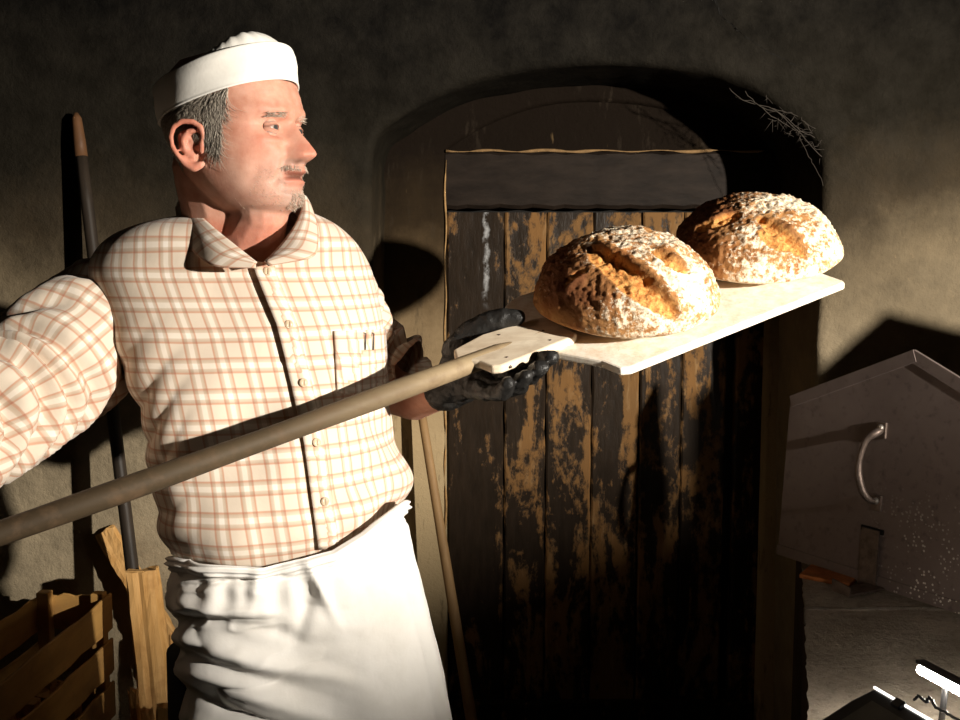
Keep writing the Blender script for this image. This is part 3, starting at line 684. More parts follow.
def hair():
    poly = [(244, 84), (243, 104), (238, 122), (234, 152), (228, 150), (222, 136), (206, 121), (190, 126), (183, 145), (180, 175), (172, 180), (168, 160), (160, 120), (160, 80)]
    items = []
    for _ in range(14000):
        px = random.uniform(158, 246); py = random.uniform(80, 180)
        if not inpoly(px, py, poly) or py < 84 + (295 - px) * .277: continue
        sgn = 1 if random.random() < .75 else -1
        f = ((px - 232) * 1.29 + 26) / .93; u = (135 - py) * 1.29; u0, f0 = u, f; pts = []
        L = random.uniform(20, 36); a = R(random.gauss(-128 if px < 225 else -104, 10)); cv = random.gauss(0, .35)
        for k in range(5):
            t = k / 4; ff = f0 + L * t * math.cos(a + cv * t); uu = u0 + L * t * math.sin(a + cv * t)
            out = side_point(ff, max(uu, -60), sgn) + sgn * (.8 + 3.2 * math.sin(t * 2.6) + random.uniform(0, 1.6))
            pts.append(tuple(H(ff, out, uu)[0]))
        items.append((pts, .00042))
    strands('hair', items, M['hair'], person)
    items = []
    def tuft(n, rr, uu, ls, dirf, rad):
        for _ in range(n):
            r0 = random.uniform(*rr) * random.choice((1, -1)); u0 = random.uniform(*uu); l = random.uniform(*ls)
            if r0 < 0 and uu[0] == 13 and random.random() < .75: continue
            ph = math.asin(max(-1, min(1, (abs(r0) / np.interp(u0, HT[::-1, 0], HT[::-1, 3])) ** (1 / .86)))) * (1 if r0 > 0 else -1)
            f, r, _u = head_surface(np.array([ph]), np.array([float(u0)])); dr, du = dirf(r0)
            s = 1 if r0 > 0 else -1
            p = [tuple(H(f[0] - .3 + 2.2 * t * math.sin(t * 2.4), r[0] + s * dr * l * t, u0 + du * l * t)[0]) for t in (0, .35, .7, 1)]; items.append((p, rad))
    tuft(240, (13, 44), (13, 19), (6, 11), lambda r: (.85, .35 - abs(r) * .014), .00034)
    tuft(260, (3, 25), (-48, -43), (4, 7), lambda r: (.35 + random.uniform(-.2, .3), -.85), .00034)
    tuft(420, (0, 15), (-98, -72), (2, 4.5), lambda r: (random.uniform(-.3, .3), -.8), .00028)
    tuft(600, (20, 50), (-95, -45), (1, 2), lambda r: (random.uniform(-.3, .3), -.9), .00016)
    strands('beard', items, strand_mat('pale_stubble', (.32, .25, .19), (.60, .51, .42)), person)
hair()
# white cap
def cap():
    fb, bb, ft, bt = (90, 60), (-93, 12), (83, 106), (-103, 54)
    nph = 120; rings = []
    def ring(t, inset, wob=0):
        out = []
        for j in range(nph):
            a = 2 * math.pi * j / nph; cs, sn = math.cos(a), math.sin(a)
            f0 = fb[0] * (1 - t) + ft[0] * t; u0 = fb[1] * (1 - t) + ft[1] * t; f1 = bb[0] * (1 - t) + bt[0] * t; u1 = bb[1] * (1 - t) + bt[1] * t
            k = (1 + cs) / 2; f = f1 + (f0 - f1) * k; u = u1 + (u0 - u1) * k
            wd = 80 - 3 * t; r = wd * math.copysign(abs(sn) ** .96, sn)
            w = wob * (math.sin(a * 3 + t * 4) * 1.1 + .7 * math.sin(a * 7 + 1 + 5 * t))
            sc = 1 - inset / 95; fc = (f0 + f1) / 2; f = fc + (f - fc) * sc + w * cs; r = r * sc + w * sn
            out.append(H(f, r, u - 1.5 * abs(sn) ** 2)[0])
        return out
    for t, i in ((.02, 3.2), (0, 1.5), (.01, .2), (.05, 0), (.07, .6), (.1, .2), (.3, 0), (.55, -.4), (.8, -.2), (.96, .0), (1.0, .8), (1.01, 2), (.98, 3.2), (.8, 4)): rings.append(ring(t, i, 1.0 if .1 < t < .95 else .5))
    capo = bpy.data.objects.new('cap', None); COL.objects.link(capo); capo.parent = person
    V, Fc = loft(rings, cap=False); mesh('cap_band', V, Fc, M['hat'], capo)
    # gathered crown
    edge = np.array(ring(.84, 5)); ctr = edge.mean(0); rings = []; U = np.array(HU); Fv = np.array(HF); Rv = np.array(HR)
    m = 26
    for i in range(m + 1):
        q = 1 - i / m; out = []
        for j in range(nph):
            a = 2 * math.pi * j / nph; p = ctr + (edge[j] - ctr) * max(q, .004); rel = (p - np.array(HC)) * 1000; f = rel @ Fv; r = rel @ Rv
            hgt = 25 * (1 - q ** 3.0) + 17 * gauss(f - 42, 24) * (1 - q ** 6) - 7 * gauss(f + 30, 30) * (1 - q ** 4)
            puck = 5.0 * q ** 2 * (1 - q ** 12) * abs(math.sin(a * 17 + math.sin(a * 5) * 1.5))
            fold = -10 * gauss(f - 16 + .2 * r, 2.6) * gauss(r - 25, 28) * (1 - q ** 4) + 3.5 * math.sin(f * .09 + r * .05) * (1 - q ** 3)
            out.append(p + U * (hgt + puck + fold) * .001)
        rings.append(out)
    V, Fc = loft(rings, cap=False); mesh('cap_crown', V, Fc, M['hat'], capo)
cap()

# shirt body
ROWS = np.array([  # py, xL, xR, Yc, depth front, depth back
    (207, 196, 296, 1.47, .040, .060), (215, 178, 316, 1.475, .062, .075), (224, 150, 335, 1.48, .082, .09), (236, 116, 350, 1.485, .100, .10), (250, 100, 362, 1.49, .116, .11), (272, 97, 374, 1.49, .130, .12), (305, 106, 382, 1.49, .142, .12),
    (350, 124, 386, 1.495, .160, .12), (400, 141, 390, 1.495, .172, .12), (440, 152, 401, 1.495, .182, .12), (475, 162, 402, 1.49, .184, .125), (505, 167, 398, 1.49, .182, .13), (535, 170, 396, 1.485, .170, .13), (560, 172, 395, 1.48, .155, .13), (590, 178, 392, 1.475, .14, .12)], float)
PLK = np.array([(207, 262), (262, 262), (273, 264), (325, 285), (383, 299), (443, 312), (501, 320), (560, 328), (600, 330)], float)
def torso():
    rr = spline(ROWS, 210); nth = 260; th = np.linspace(0, 2 * math.pi, nth, endpoint=False); th = th + .0
    rings = []; uvs = []
    for py, a, b, yc, df, db in rr:
        a = a + 4 + 17 * float(sst(270, 400, py)); b = b - 2
        A, B = P(a, py, yc), P(b, py, yc); xc, hw, z = (A.x + B.x) / 2, (B.x - A.x) / 2, A.z
        e = .80
        x = xc + hw * np.sign(np.cos(th)) * np.abs(np.cos(th)) ** e; s = np.sin(th); y = yc - np.where(s > 0, df, db * .62) * np.sign(s) * np.abs(s) ** .84 + (.12 + .22 * float(sst(280, 400, py))) * (x - xc) * np.where((s < 0) & (x > xc), .0, np.where(x > xc, .6 * np.clip(s * 2, 0, 1), 1))
        x = np.where((s < 0) & (x > xc), xc + (x - xc) * (1 - .35 * np.abs(s)), x)
        # collar bone line: shoulders sit farther back than the chest
        rings.append(np.stack([x, y, np.full(nth, z)], 1)); 
        pk = P(np.interp(py, PLK[:, 0], PLK[:, 1]), py, yc - df).x; ratio = max(-1, min(1, (pk - xc) / hw)); tp = math.acos(abs(ratio) ** (1 / e) * (1 if ratio > 0 else -1))
        seg_ = np.hypot(np.diff(x, append=x[:1]), np.diff(y, append=y[:1])); arc = np.concatenate([[0], np.cumsum(seg_)[:-1]])
        uvs.append(np.stack([-(arc - np.interp(tp, th, arc)) + .004, np.full(nth, -z * 1.0)], 1))
    G = np.array(rings); n = G.shape[0]
    # normals
    du = np.roll(G, -1, 1) - np.roll(G, 1, 1); dv = np.gradient(G, axis=0); N = np.cross(du, dv); N /= np.linalg.norm(N, axis=2)[..., None] + 1e-9
    cen = G.mean(1, keepdims=True); sg = np.sign(((G - cen) * N).sum(2).mean()); N *= sg
    Q = G.reshape(-1, 3); pr = proj(Q); Z = (CAMZ - Q[:, 2])
    d = .004 * fbm(Q * [7, 7, 5], 3, 1)
    px, py = pr[:, 0], pr[:, 1]
    # long drag folds from shoulders to waist, blousing over the apron, creases at the right flank and waist
    d += .0040 * np.sin((px * .9 + py * .45) * .055 + 2 * vnoise(Q * 6, 4)) * sst(300, 420, py)
    d += .0030 * np.sin((px * .5 - py * 1.0) * .075 + 3 * vnoise(Q * 5, 5)) * sst(330, 220, py)
    d += .0055 * np.sin((px - py * .9) * .10 + 2.5 * vnoise(Q * 8, 6)) * sst(340, 400, px) * sst(380, 440, py)
    hem = np.interp(px, [160, 200, 262, 330, 360, 404], [548, 557, 562, 548, 530, 500])
    d += .012 * gauss(py - (hem - 20), 16) - .022 * sst(hem + 2, hem + 16, py)
    d += .0025 * fbm(Q * [30, 30, 12], 2, 8) * sst(430, 540, py)
    d += .0055 * np.abs(np.sin((px + .6 * py) * .10 + 2 * vnoise(Q * 9, 3))) * sst(205, 150, px) * sst(300, 380, py)
    Q2 = Q + N.reshape(-1, 3) * d[:, None]
    V = Q2; m = nth; front = N.reshape(-1, 3)[:, 1] < .1
    vpoly = [(206, 188), (206, 222), (230, 252), (262, 268), (282, 252), (298, 234), (308, 200)]
    hole = np.array([bool(front[i]) and inpoly(px[i], py[i], vpoly) for i in range(len(V))])
    Fc = []
    for i in range(n - 1):
        for j in range(m):
            k = (j + 1) % m; f = (i * m + j, i * m + k, (i + 1) * m + k, (i + 1) * m + j)
            if hole[list(f)].sum() >= 2: continue
            Fc.append(f)
    return V, Fc, np.array(uvs).reshape(-1, 2), N.reshape(-1, 3), proj(V)
TV, TF, TUV, TN_, TP = torso()
shirt = mesh('shirt', TV, TF, M['plaid'], person, uv=TUV)
FRONT = np.where(TN_[:, 1] < 0)[0]
def on_shirt(px, py, off=0):
    d = (TP[FRONT, 0] - px) ** 2 + (TP[FRONT, 1] - py) ** 2; ids = FRONT[np.argsort(d)[:6]]; Q = TV[ids]; w = 1 / (np.sort(d)[:6] + .5); w /= w.sum()
    n = (TN_[ids] * w[:, None]).sum(0); n /= np.linalg.norm(n)
    Yv = (Q[:, 1] * w).sum(); p = np.array(P(px, py, Yv)); return p + n * off, n
def uv_at(px, py):
    d = (TP[FRONT, 0] - px) ** 2 + (TP[FRONT, 1] - py) ** 2; return TUV[FRONT[np.argmin(d)]]
def patch(name, outline_fn, nu, nv, th, mat, off=.002, shift=(0, 0)):
    """cloth patch lying on the shirt; outline_fn(s,t)->(px,py,extra offset)"""
    A, Bk, uv = [], [], []
    for i in range(nu):
        for j in range(nv):
            x, y, e = outline_fn(i / (nu - 1), j / (nv - 1)); p, n = on_shirt(x, y, off + e); A.append(p + n * th); Bk.append(p); uv.append(uv_at(x, y) + np.array(shift))
    V = A + Bk; K = nu * nv; Fc = []
    for i in range(nu - 1):
        for j in range(nv - 1):
            a = i * nv + j; q = (a, a + 1, a + nv + 1, a + nv); Fc.append(q); Fc.append(tuple(x + K for x in q[::-1]))
    b = [j for j in range(nv)] + [i * nv + nv - 1 for i in range(1, nu)] + [(nu - 1) * nv + j for j in range(nv - 2, -1, -1)] + [i * nv for i in range(nu - 2, 0, -1)]
    for i in range(len(b)): j = (i + 1) % len(b); Fc.append((b[i], b[i] + K, b[j] + K, b[j]))
    return mesh(name, V, Fc, mat, shirt, uv=uv + uv)
def plk(y): return np.interp(y, PLK[:, 0], PLK[:, 1])
patch('placket', lambda s, t: (plk(264 + s * 284) - 9 + t * 21, 264 + s * 284, .0035 * (1 - t) * (1.3 if s < .35 else .6)), 80, 6, .0020, M['plaid'], .0015, (.006, 0))
patch('chest_pocket', lambda s, t: (333 + t * 50 + s * 3, 331 + s * 62 + (7 * s * (.5 - abs(t - .5))) - t * 2, .003 * (1 - s) * math.sin(t * 3.14)), 24, 16, .0024, M['plaid'], .0018)
for i, y in enumerate((273, 325, 383, 443, 501)):
    p, n = on_shirt(plk(y) + 3, y, .0055); n = Vector(n); p = Vector(p)
    V, Fc = tube_v([tuple(p - n * .001), tuple(p + n * .0008), tuple(p + n * .0016), tuple(p + n * .0012)], [.0052, .0056, .0050, .0036], 18); mesh('button', V, Fc, M['button'], shirt)
def collar(side):
    # neck edge, fold and outer edge given as photo points with depths; a folded band leaving the neck
    if side == 'left':
        neck = [(190, 194, 1.47), (198, 212, 1.42), (214, 228, 1.375), (236, 246, 1.350), (257, 263, 1.338)]
        outer = [(176, 208, 1.475), (180, 230, 1.42), (192, 250, 1.37), (214, 266, 1.335), (256, 268, 1.332)]
    else:
        neck = [(303, 196, 1.44), (301, 212, 1.41), (292, 230, 1.375), (278, 248, 1.352), (265, 262, 1.338)]
        outer = [(310, 204, 1.45), (316, 222, 1.41), (318, 240, 1.375), (312, 257, 1.340), (268, 266, 1.330)]
    N_ = spline([tuple(P(*q)) for q in neck], 26); O_ = spline([tuple(P(*q)) for q in outer], 26)
    A, uv = [], []
    nv = 12
    for i in range(26):
        for j in range(nv):
            t = j / (nv - 1); p = N_[i] * (1 - t) + O_[i] * t; p = p + np.array([0, -.006, .004]) * math.sin(t * math.pi) * (1 - .4 * i / 25) ; A.append(p)
            uv.append((i * .0052 + .01 + t * .01, t * .05))
    A = np.array(A); G = A.reshape(26, nv, 3); nn = np.cross(np.gradient(G, axis=0), np.gradient(G, axis=1)).reshape(-1, 3); nn /= np.linalg.norm(nn, axis=1)[:, None] + 1e-9
    if nn[:, 1].mean() > 0: nn = -nn
    K = 26 * nv; V = np.vstack([A + nn * .0012, A - nn * .0012]); Fc = []
    for i in range(25):
        for j in range(nv - 1): a = i * nv + j; q = (a, a + 1, a + nv + 1, a + nv); Fc.append(q); Fc.append(tuple(x + K for x in q[::-1]))
    b = [j for j in range(nv)] + [i * nv + nv - 1 for i in range(1, 26)] + [25 * nv + j for j in range(nv - 2, -1, -1)] + [i * nv for i in range(24, 0, -1)]
    for i in range(len(b)): j = (i + 1) % len(b); Fc.append((b[i], b[i] + K, b[j] + K, b[j]))
    mesh('collar', V, Fc, M['plaid'], shirt, uv=uv + uv)
collar('left'); collar('right')
# collar stand round the back of the neck
q = spline([tuple(P(x, y, Y)) for x, y, Y in ((186, 197, 1.44), (190, 188, 1.48), (215, 182, 1.53), (250, 180, 1.545), (285, 184, 1.52), (303, 196, 1.44))], 30)
V, Fc = loft([[tuple(p + np.array([0, 0, -.035])), tuple(p), tuple(p + np.array([0, .002, 0])), tuple(p + np.array([0, .004, -.035]))] for p in q]); mesh('collar_stand', V, Fc, M['plaid'], shirt, uv=[(i * .01, .02 * (i % 4)) for i in range(len(V))])

def sleeve(ctrl, n, folds, seed, parent, open_r=.9):
    q = spline([(*P(x, y, Y), r, f) for x, y, Y, r, f in ctrl], n); pts = [tuple(a[:3]) for a in q]; T, A, B = frames(pts); seg = 96; rings = []; uv = []
    L = 0
    for i, a in enumerate(q):
        if i: L += np.linalg.norm(q[i][:3] - q[i - 1][:3])
        th = np.linspace(0, 2 * math.pi, seg, endpoint=False)
        base = a[3]; c3 = np.array(a[:3]); dirs = np.outer(np.cos(th), np.array(A[i])) + np.outer(np.sin(th), np.array(B[i]))
        S = np.stack([np.cos(th) * 1.4, np.sin(th) * 1.4, np.full(seg, L * 12.)], 1)
        fo = a[4]
        d = .006 * fbm(S * 1.1, 3, seed) + fo * (.017 * np.abs(np.sin(L * 62 + 1.9 * np.sin(th + seed) + 2.2 * vnoise(S * .8, seed + 2))) ** 1.5 - .004) + fo * .003 * fbm(S * 4, 2, seed + 4)
        rings.append(c3 + dirs * (base + d)[:, None]); uv.append(np.stack([th * .075, np.full(seg, L)], 1))
    V, Fc = loft(rings, cap=False); 
    return mesh('sleeve', V, Fc, M['plaid'], parent, uv=np.array(uv).reshape(-1, 2))
sleeve([(170, 290, 1.49, .070, .2), (130, 308, 1.49, .074, .3), (104, 324, 1.46, .083, .7), (66, 356, 1.39, .081, .6), (24, 391, 1.33, .070, 1.0), (-10, 412, 1.28, .066, 1.3), (-45, 440, 1.23, .062, 1.0), (-80, 485, 1.16, .055, .6), (-112, 525, 1.10, .045, .5), (-124, 540, 1.08, .040, .3)], 130, 1, 3, shirt)
sleeve([(310, 282, 1.51, .066, .2), (328, 292, 1.53, .060, .4), (340, 318, 1.57, .055, .8), (356, 345, 1.60, .052, 1.2), (378, 364, 1.61, .050, 1.4), (400, 374, 1.60, .046, 1.5), (412, 378, 1.59, .042, 1.0)], 80, 1, 9, shirt)

# pens in the pocket
for i, x in enumerate((360, 368)):
    p, n = on_shirt(x, 336, .004); p = Vector(p); up = Vector((.05, 0, 1)).normalized(); n = Vector(n)
    V, Fc = join([tube_v([tuple(p - up * .05), tuple(p), tuple(p + up * .005), tuple(p + up * .006)], [.0026, .0026, .0024, .001], 10),
                  tube_v([tuple(p + up * .004 + n * .001), tuple(p + up * .0035 + n * .0055), tuple(p - up * .018 + n * .0055)], .0009, 6)])
    o = mesh('pen', V, Fc, M['black']); tag(o, ('black pen clipped at the shirt pocket rim, nearer the buttons', 'black pen clipped at the shirt pocket rim, nearer the arm')[i], 'pen', 'pens in the shirt pocket')

# apron
def apron():
    AR = np.array([(500, 167, 404, .176, .13), (530, 167, 410, .180, .135), (565, 168, 418, .182, .14), (600, 171, 427, .180, .145), (650, 175, 440, .176, .15), (720, 179, 455, .172, .15), (800, 182, 470, .17, .15), (900, 186, 485, .168, .15), (1020, 190, 500, .165, .15)], float)
    rr = spline(AR, 210); nth = 300; th = np.linspace(0, 2 * math.pi, nth, endpoint=False); G = []
    for py, a, b, df, db in rr:
        a += 22; b += 5
        A, B = P(a, py, 1.475), P(b, py, 1.475); xc, hw, z = (A.x + B.x) / 2, (B.x - A.x) / 2, A.z; s = np.sin(th)
        xx = xc + hw * np.sign(np.cos(th)) * np.abs(np.cos(th)) ** .82
        G.append(np.stack([xx, 1.475 - np.where(s > 0, df, db * .62) * np.sign(s) * np.abs(s) ** .86 + .34 * (xx - xc) * np.where((s < 0) & (xx > xc), .0, np.where(xx > xc, .5 * np.clip(s * 2, 0, 1), 1)), np.full(nth, z)], 1))
        G[-1][:, 1] -= .06 * np.clip((xx - xc) / hw, 0, 1) * (1 - np.abs(s))
        G[-1][:, 0] = np.where((s < 0) & (xx > xc), xc + (xx - xc) * (1 - .4 * np.abs(s)), xx)
    G = np.array(G)
    # slide every column so that the top edge follows the belly: low in front, high at his left hip
    pr = proj(G.reshape(-1, 3)).reshape(G.shape[0], nth, 2)
    topx = pr[0, :, 0]; ty = np.interp(topx, [160, 200, 262, 330, 360, 404], [553, 562, 566, 550, 533, 500])
    out = np.zeros_like(G)
    for j in range(nth):
        z = G[:, j, 2]; t = (z[0] - z) / (z[0] - z[-1]); z0 = P(300, ty[j], G[0, j, 1]).z if math.sin(th[j]) > -.1 else P(300, np.interp(topx[j], [160, 404], [553, 500]), 1.46).z
        zn = z0 + (z[-1] - z0) * t
        for k in range(3): out[:, j, k] = np.interp(-zn, -z, G[:, j, k])
        out[:, j, 2] = zn
    G = out; du = np.roll(G, -1, 1) - np.roll(G, 1, 1); dv = np.gradient(G, axis=0); N = np.cross(du, dv); N /= np.linalg.norm(N, axis=2)[..., None] + 1e-9
    cen = G.mean(1, keepdims=True); N *= np.sign(((G - cen) * N).sum(2).mean()); Q = G.reshape(-1, 3); px, py = proj(Q).T; top = ty[None].repeat(G.shape[0], 0).ravel()
    d = .004 * fbm(Q * 6, 3, 31)
    k = py - top
    # waistband roll
    d += .006 * gauss(k - 7, 5) - .005 * gauss(k - 17, 4) + .002 * np.sin(k * 1.1 + px * .03) * sst(26, 10, k)
    # sagging folds sweeping down from his right hip
    def sweep(x0, y0, sl, curv, amp, wd, xe):
        yy = y0 + sl * (px - x0) + curv * (px - x0) ** 2; return .62 * amp * (1 + .7 * vnoise(Q * 11, int(y0) % 17)) * gauss(py - yy - 9 * vnoise(Q * 7, int(y0) % 13), wd * .8) * sst(xe, xe - 120, px) * sst(150, 185, px)
    d += sweep(190, 606, .02, .0010, .016, 8, 350) - sweep(190, 622, .10, .0006, .010, 6, 340)
    d += sweep(190, 640, .22, .0003, .017, 8, 390) - sweep(190, 656, .30, .0000, .010, 6, 380)
    d += sweep(190, 676, .34, .0000, .016, 9, 400) - sweep(190, 694, .40, -.0002, .010, 7, 400)
    d += sweep(190, 718, .45, .0000, .014, 10, 420)
    d += .010 * gauss((px - 254) + (py - 590) * .15, 5) * gauss(py - 592, 16) + .008 * gauss((px - 318) - (py - 585) * .5, 4) * gauss(py - 585, 20) - .006 * gauss((px - 306) + (py - 610) * .3, 5) * gauss(py - 612, 22)
    d += .0028 * np.sin(px * .22 + 4 * vnoise(Q * 9, 7)) * gauss(k - 32, 14) * sst(350, 300, px)
    d += .0020 * fbm(Q * 22, 3, 40)
    d -= .0075 * (1 - np.abs(fbm(Q * [10, 10, 24], 2, 61))) ** 7 * sst(400, 240, px)
    d += .0035 * (1 - np.abs(fbm(Q * [22, 22, 40], 2, 71))) ** 6 * sst(340, 240, px) * sst(740, 640, py)
    d += .009 * np.sin(px * .05 + 1) * sst(640, 800, py)
    Q = Q + N.reshape(-1, 3) * d[:, None]; G = Q.reshape(G.shape)
    inner = G[::-1] - N[::-1] * .0025
    # a rolled top edge so the cloth has thickness, open at the bottom
    G2 = np.concatenate([inner[-25:], G]); V, Fc = loft(G2, cap=False)
    mesh('apron', V, Fc, M['apron'], person)
    # apron string roll round the waist
    ids = [j for j in range(nth)]; ringp = [tuple(G[9, j] + N[9, j] * .004) for j in ids if math.sin(th[j]) > -.95]
    return
apron()
for s, x in (('right', -.345), ('left', -.20)):
    rings = []
    for z, r in ((1.0, .082), (.8, .080), (.55, .074), (.3, .070), (.07, .068)):
        rings.append([(x + r * math.cos(a) + .002 * math.sin(a * 5 + z * 9), 1.455 + (1 - min(1, z / .6)) * .04 + r * 1.05 * math.sin(a), z) for a in np.linspace(0, 2 * math.pi, 32, endpoint=False)])
    V, Fc = loft(rings); mesh('trouser_leg', V, Fc, M['trousers'], person)
    Vn, Fn = remesh([capsules([[(x, 1.54, .045, .042), (x, 1.46, .05, .045), (x, 1.37, .038, .038), (x, 1.31, .032, .030)], [(x, 1.52, .06, .045), (x, 1.52, .1, .048)]])], .005, 3)
    Vn[:, 2] = np.maximum(Vn[:, 2], .001); mesh('shoe', Vn, Fn, M['shoe'], person)

# gloves: left hand under the neck board, right hand round the handle end
def glove_left():
    c = lambda px, py, Y, r: (*P(px, py, Y), r)
    ch = [[c(446, 389, 1.490, .0315), c(456, 384, 1.482, .031), c(468, 376, 1.465, .031)],                                       # cuff
          [c(460, 372, 1.475, .030), c(474, 366, 1.465, .029), c(490, 368, 1.455, .024)], [c(462, 352, 1.475, .027), c(478, 350, 1.470, .024), c(495, 352, 1.465, .020)],
          [c(472, 384, 1.445, .020), c(484, 384, 1.425, .018)], [c(470, 360, 1.47, .028), c(488, 376, 1.44, .02)],
          [c(458, 350, 1.485, .022), c(472, 332, 1.475, .0175), c(490, 322, 1.465, .0145), c(505, 318, 1.462, .0135), c(517, 318, 1.460, .0115)],   # thumb
          [c(492, 366, 1.452, .016), c(516, 366, 1.430, .0122), c(538, 362, 1.395, .0115), c(551, 357, 1.368, .0105)],              # index
          [c(486, 376, 1.440, .015), c(508, 379, 1.412, .0125), c(530, 376, 1.378, .0115), c(541, 368, 1.352, .0105)],
          [c(480, 384, 1.428, .0145), c(498, 389, 1.398, .0125), c(518, 387, 1.366, .0115), c(526, 376, 1.344, .0100)],
          [c(472, 388, 1.420, .0135), c(486, 393, 1.388, .0115), c(502, 392, 1.360, .0105), c(508, 383, 1.340, .0092)]]
    V, Fc = remesh([capsules(ch)], .0022, 3)
    V = V + (np.array([fbm(V * 55, 3, 3), fbm(V * 55, 3, 4), fbm(V * 55, 3, 5)]).T) * .0035
    g = mesh('glove', V, Fc, M['rubber'], person)
glove_left()
def glove_right():
    o = C(-.80); a = AX; n = Vector((0, 0, 1)); n = (n - a * n.dot(a)).normalized(); b = a.cross(n)
    def q(s, ang, rad, r): p = o + a * s + (b * math.cos(ang) + n * math.sin(ang)) * rad; return (*p, r)
    ch = []
    for i, (s, ln) in enumerate(((.032, 1.0), (.010, 1.06), (-.012, 1.0), (-.033, .85))):
        ch.append([q(s, R(150), .040, .012), q(s, R(95), .030, .0118), q(s, R(35), .029, .0112), q(s, R(-30 * ln), .027, .0105), q(s, R(-85 * ln), .026, .0092)])
    ch.append([q(.030, R(190), .044, .018), q(.010, R(185), .046, .020), q(-.012, R(185), .046, .020), q(-.034, R(180), .044, .017)])
    ch.append([q(-.02, R(200), .05, .020), q(.020, R(230), .036, .014), q(.040, R(262), .028, .012), q(.052, R(300), .026, .0105)])
    w = P(-140, 560, 1.05); ch.append([q(.0, R(185), .05, .021), (*w, .027)])
    V, Fc = remesh([capsules(ch)], .0025, 3); mesh('glove', V, Fc, M['rubber'], person)
glove_right()

# ------------------------------------------------------------------ poles leaning on the walls
def ext(A, B, z): t = (z - A.z) / (B.z - A.z); return A + (B - A) * t
A, B = P(76, 113, 2.182), P(133, 575, 2.078); bot = ext(A, B, .0)
pole = empty('oven_pole', (bot.x, bot.y, 0), 'long dark charred pole leaning on the wall behind the baker', 'pole')
V, Fc = tube_v([tuple(A.lerp(bot, t)) for t in np.linspace(.045, 1, 20)], [.0118 + .002 * t for t in np.linspace(0, 1, 20)], 14); mesh('shaft', V, Fc, M['dark_wood'], pole)
V, Fc = tube_v([tuple(A.lerp(bot, t)) for t in (0, .006, .03, .047)], [.004, .0095, .0118, .0122], 14); mesh('pole_tip', V, Fc, M['pole_tip'], pole)
A, B = P(413, 360, 2.47), P(452, 600, 2.37); bot = ext(A, B, 0.0); A = ext(A, B, 1.19)
o = empty('wooden_pole', (bot.x, bot.y, 0), 'thin worn wooden pole standing in the niche beside the apron', 'pole')
V, Fc = tube_v([tuple(A.lerp(bot, t)) for t in np.linspace(0, 1, 16)], [.0095 + .006 * t for t in np.linspace(0, 1, 16)], 12); mesh('shaft', V, Fc, M['broom'], o)

# ------------------------------------------------------------------ crate and firewood
def slat(parent, a, b, w, t, nrm, mat, name='slat', ragged=.0):
    """board from a to b, width vector w, thickness t along nrm"""
    a, b, w, nrm = map(Vector, (a, b, w, nrm)); nrm = nrm.normalized(); n = 12; rings = []
    for k in range(n + 1):
        p = a.lerp(b, k / n); j1, j2 = ragged * random.uniform(-1, 1), ragged * random.uniform(-1, 1); u = w.normalized()
        bow = nrm * (.004 * math.sin(k / n * math.pi))
        rings.append([tuple(p - w + u * j1 + bow), tuple(p + w + u * j2 + bow), tuple(p + w + u * j2 + bow - nrm * t), tuple(p - w + u * j1 + bow - nrm * t)])
    V, Fc = loft(rings); return bevel(mesh(name, V, Fc, mat, parent, smooth=False), .0015, 1)
def crate():
    c0 = P(112, 650, 2.09); c1 = P(-60, 650, 1.50); c2 = P(-5, 650, 2.13)  # right corner, near corner, back corner (plan)
    ux = (c1 - c0); ux.z = 0; Lx = ux.length; ux.normalize(); nz = Vector((0, 0, 1)); ny = Vector((ux.y, -ux.x, 0)); 
    if ny.dot(Vector((1, -1, 0))) < 0: ny = -ny
    ub = -ny; Lb = .14
    o = Vector((c0.x, c0.y, 0)); z1 = P(100, 590, 2.09).z; z0 = .0
    root = empty('wooden_crate', tuple(o + ux * (Lx / 2) + ub * (Lb / 2)), 'dark slatted firewood crate with pale wooden corner, lower left', 'crate')
    hs = .034; zs = [z1 - .045 - i * .088 for i in range(7)]
    for z in zs:
        slat(root, o + nz * z - ux * .01, o + ux * Lx + nz * (z - .0), nz * hs, .006, ny, M['crate'], ragged=.003)
        slat(root, o + nz * z + ub * Lb, o + ux * Lx + nz * z + ub * Lb, nz * hs, .006, -ny, M['crate'], ragged=.003)
        for e in (0, Lx):
            slat(root, o + ux * e + nz * (z + .0), o + ux * e + ub * Lb + nz * z, nz * hs, .006, -ux if e == 0 else ux, M['crate'], ragged=.003)
    for e in (0.016, Lx - .016):
        for g in (.016, Lb - .016):
            p = o + ux * e + ub * g; V, Fc = box_v(p + nz * (z1 / 2), ux * .012, ub * .012, nz * (z1 / 2)); bevel(mesh('corner_post', V, Fc, M['crate'], root, smooth=False), .002)
    V, Fc = box_v(o + ux * (Lx / 2) + ub * (Lb / 2) + nz * .02, ux * (Lx / 2 - .01), ub * (Lb / 2 - .01), nz * .008); mesh('crate_bottom', V, Fc, M['crate'], root, smooth=False)
    return o, ux, ub, Lx, Lb, z1
CO, CUX, CUB, CLX, CLB, CZ = crate()
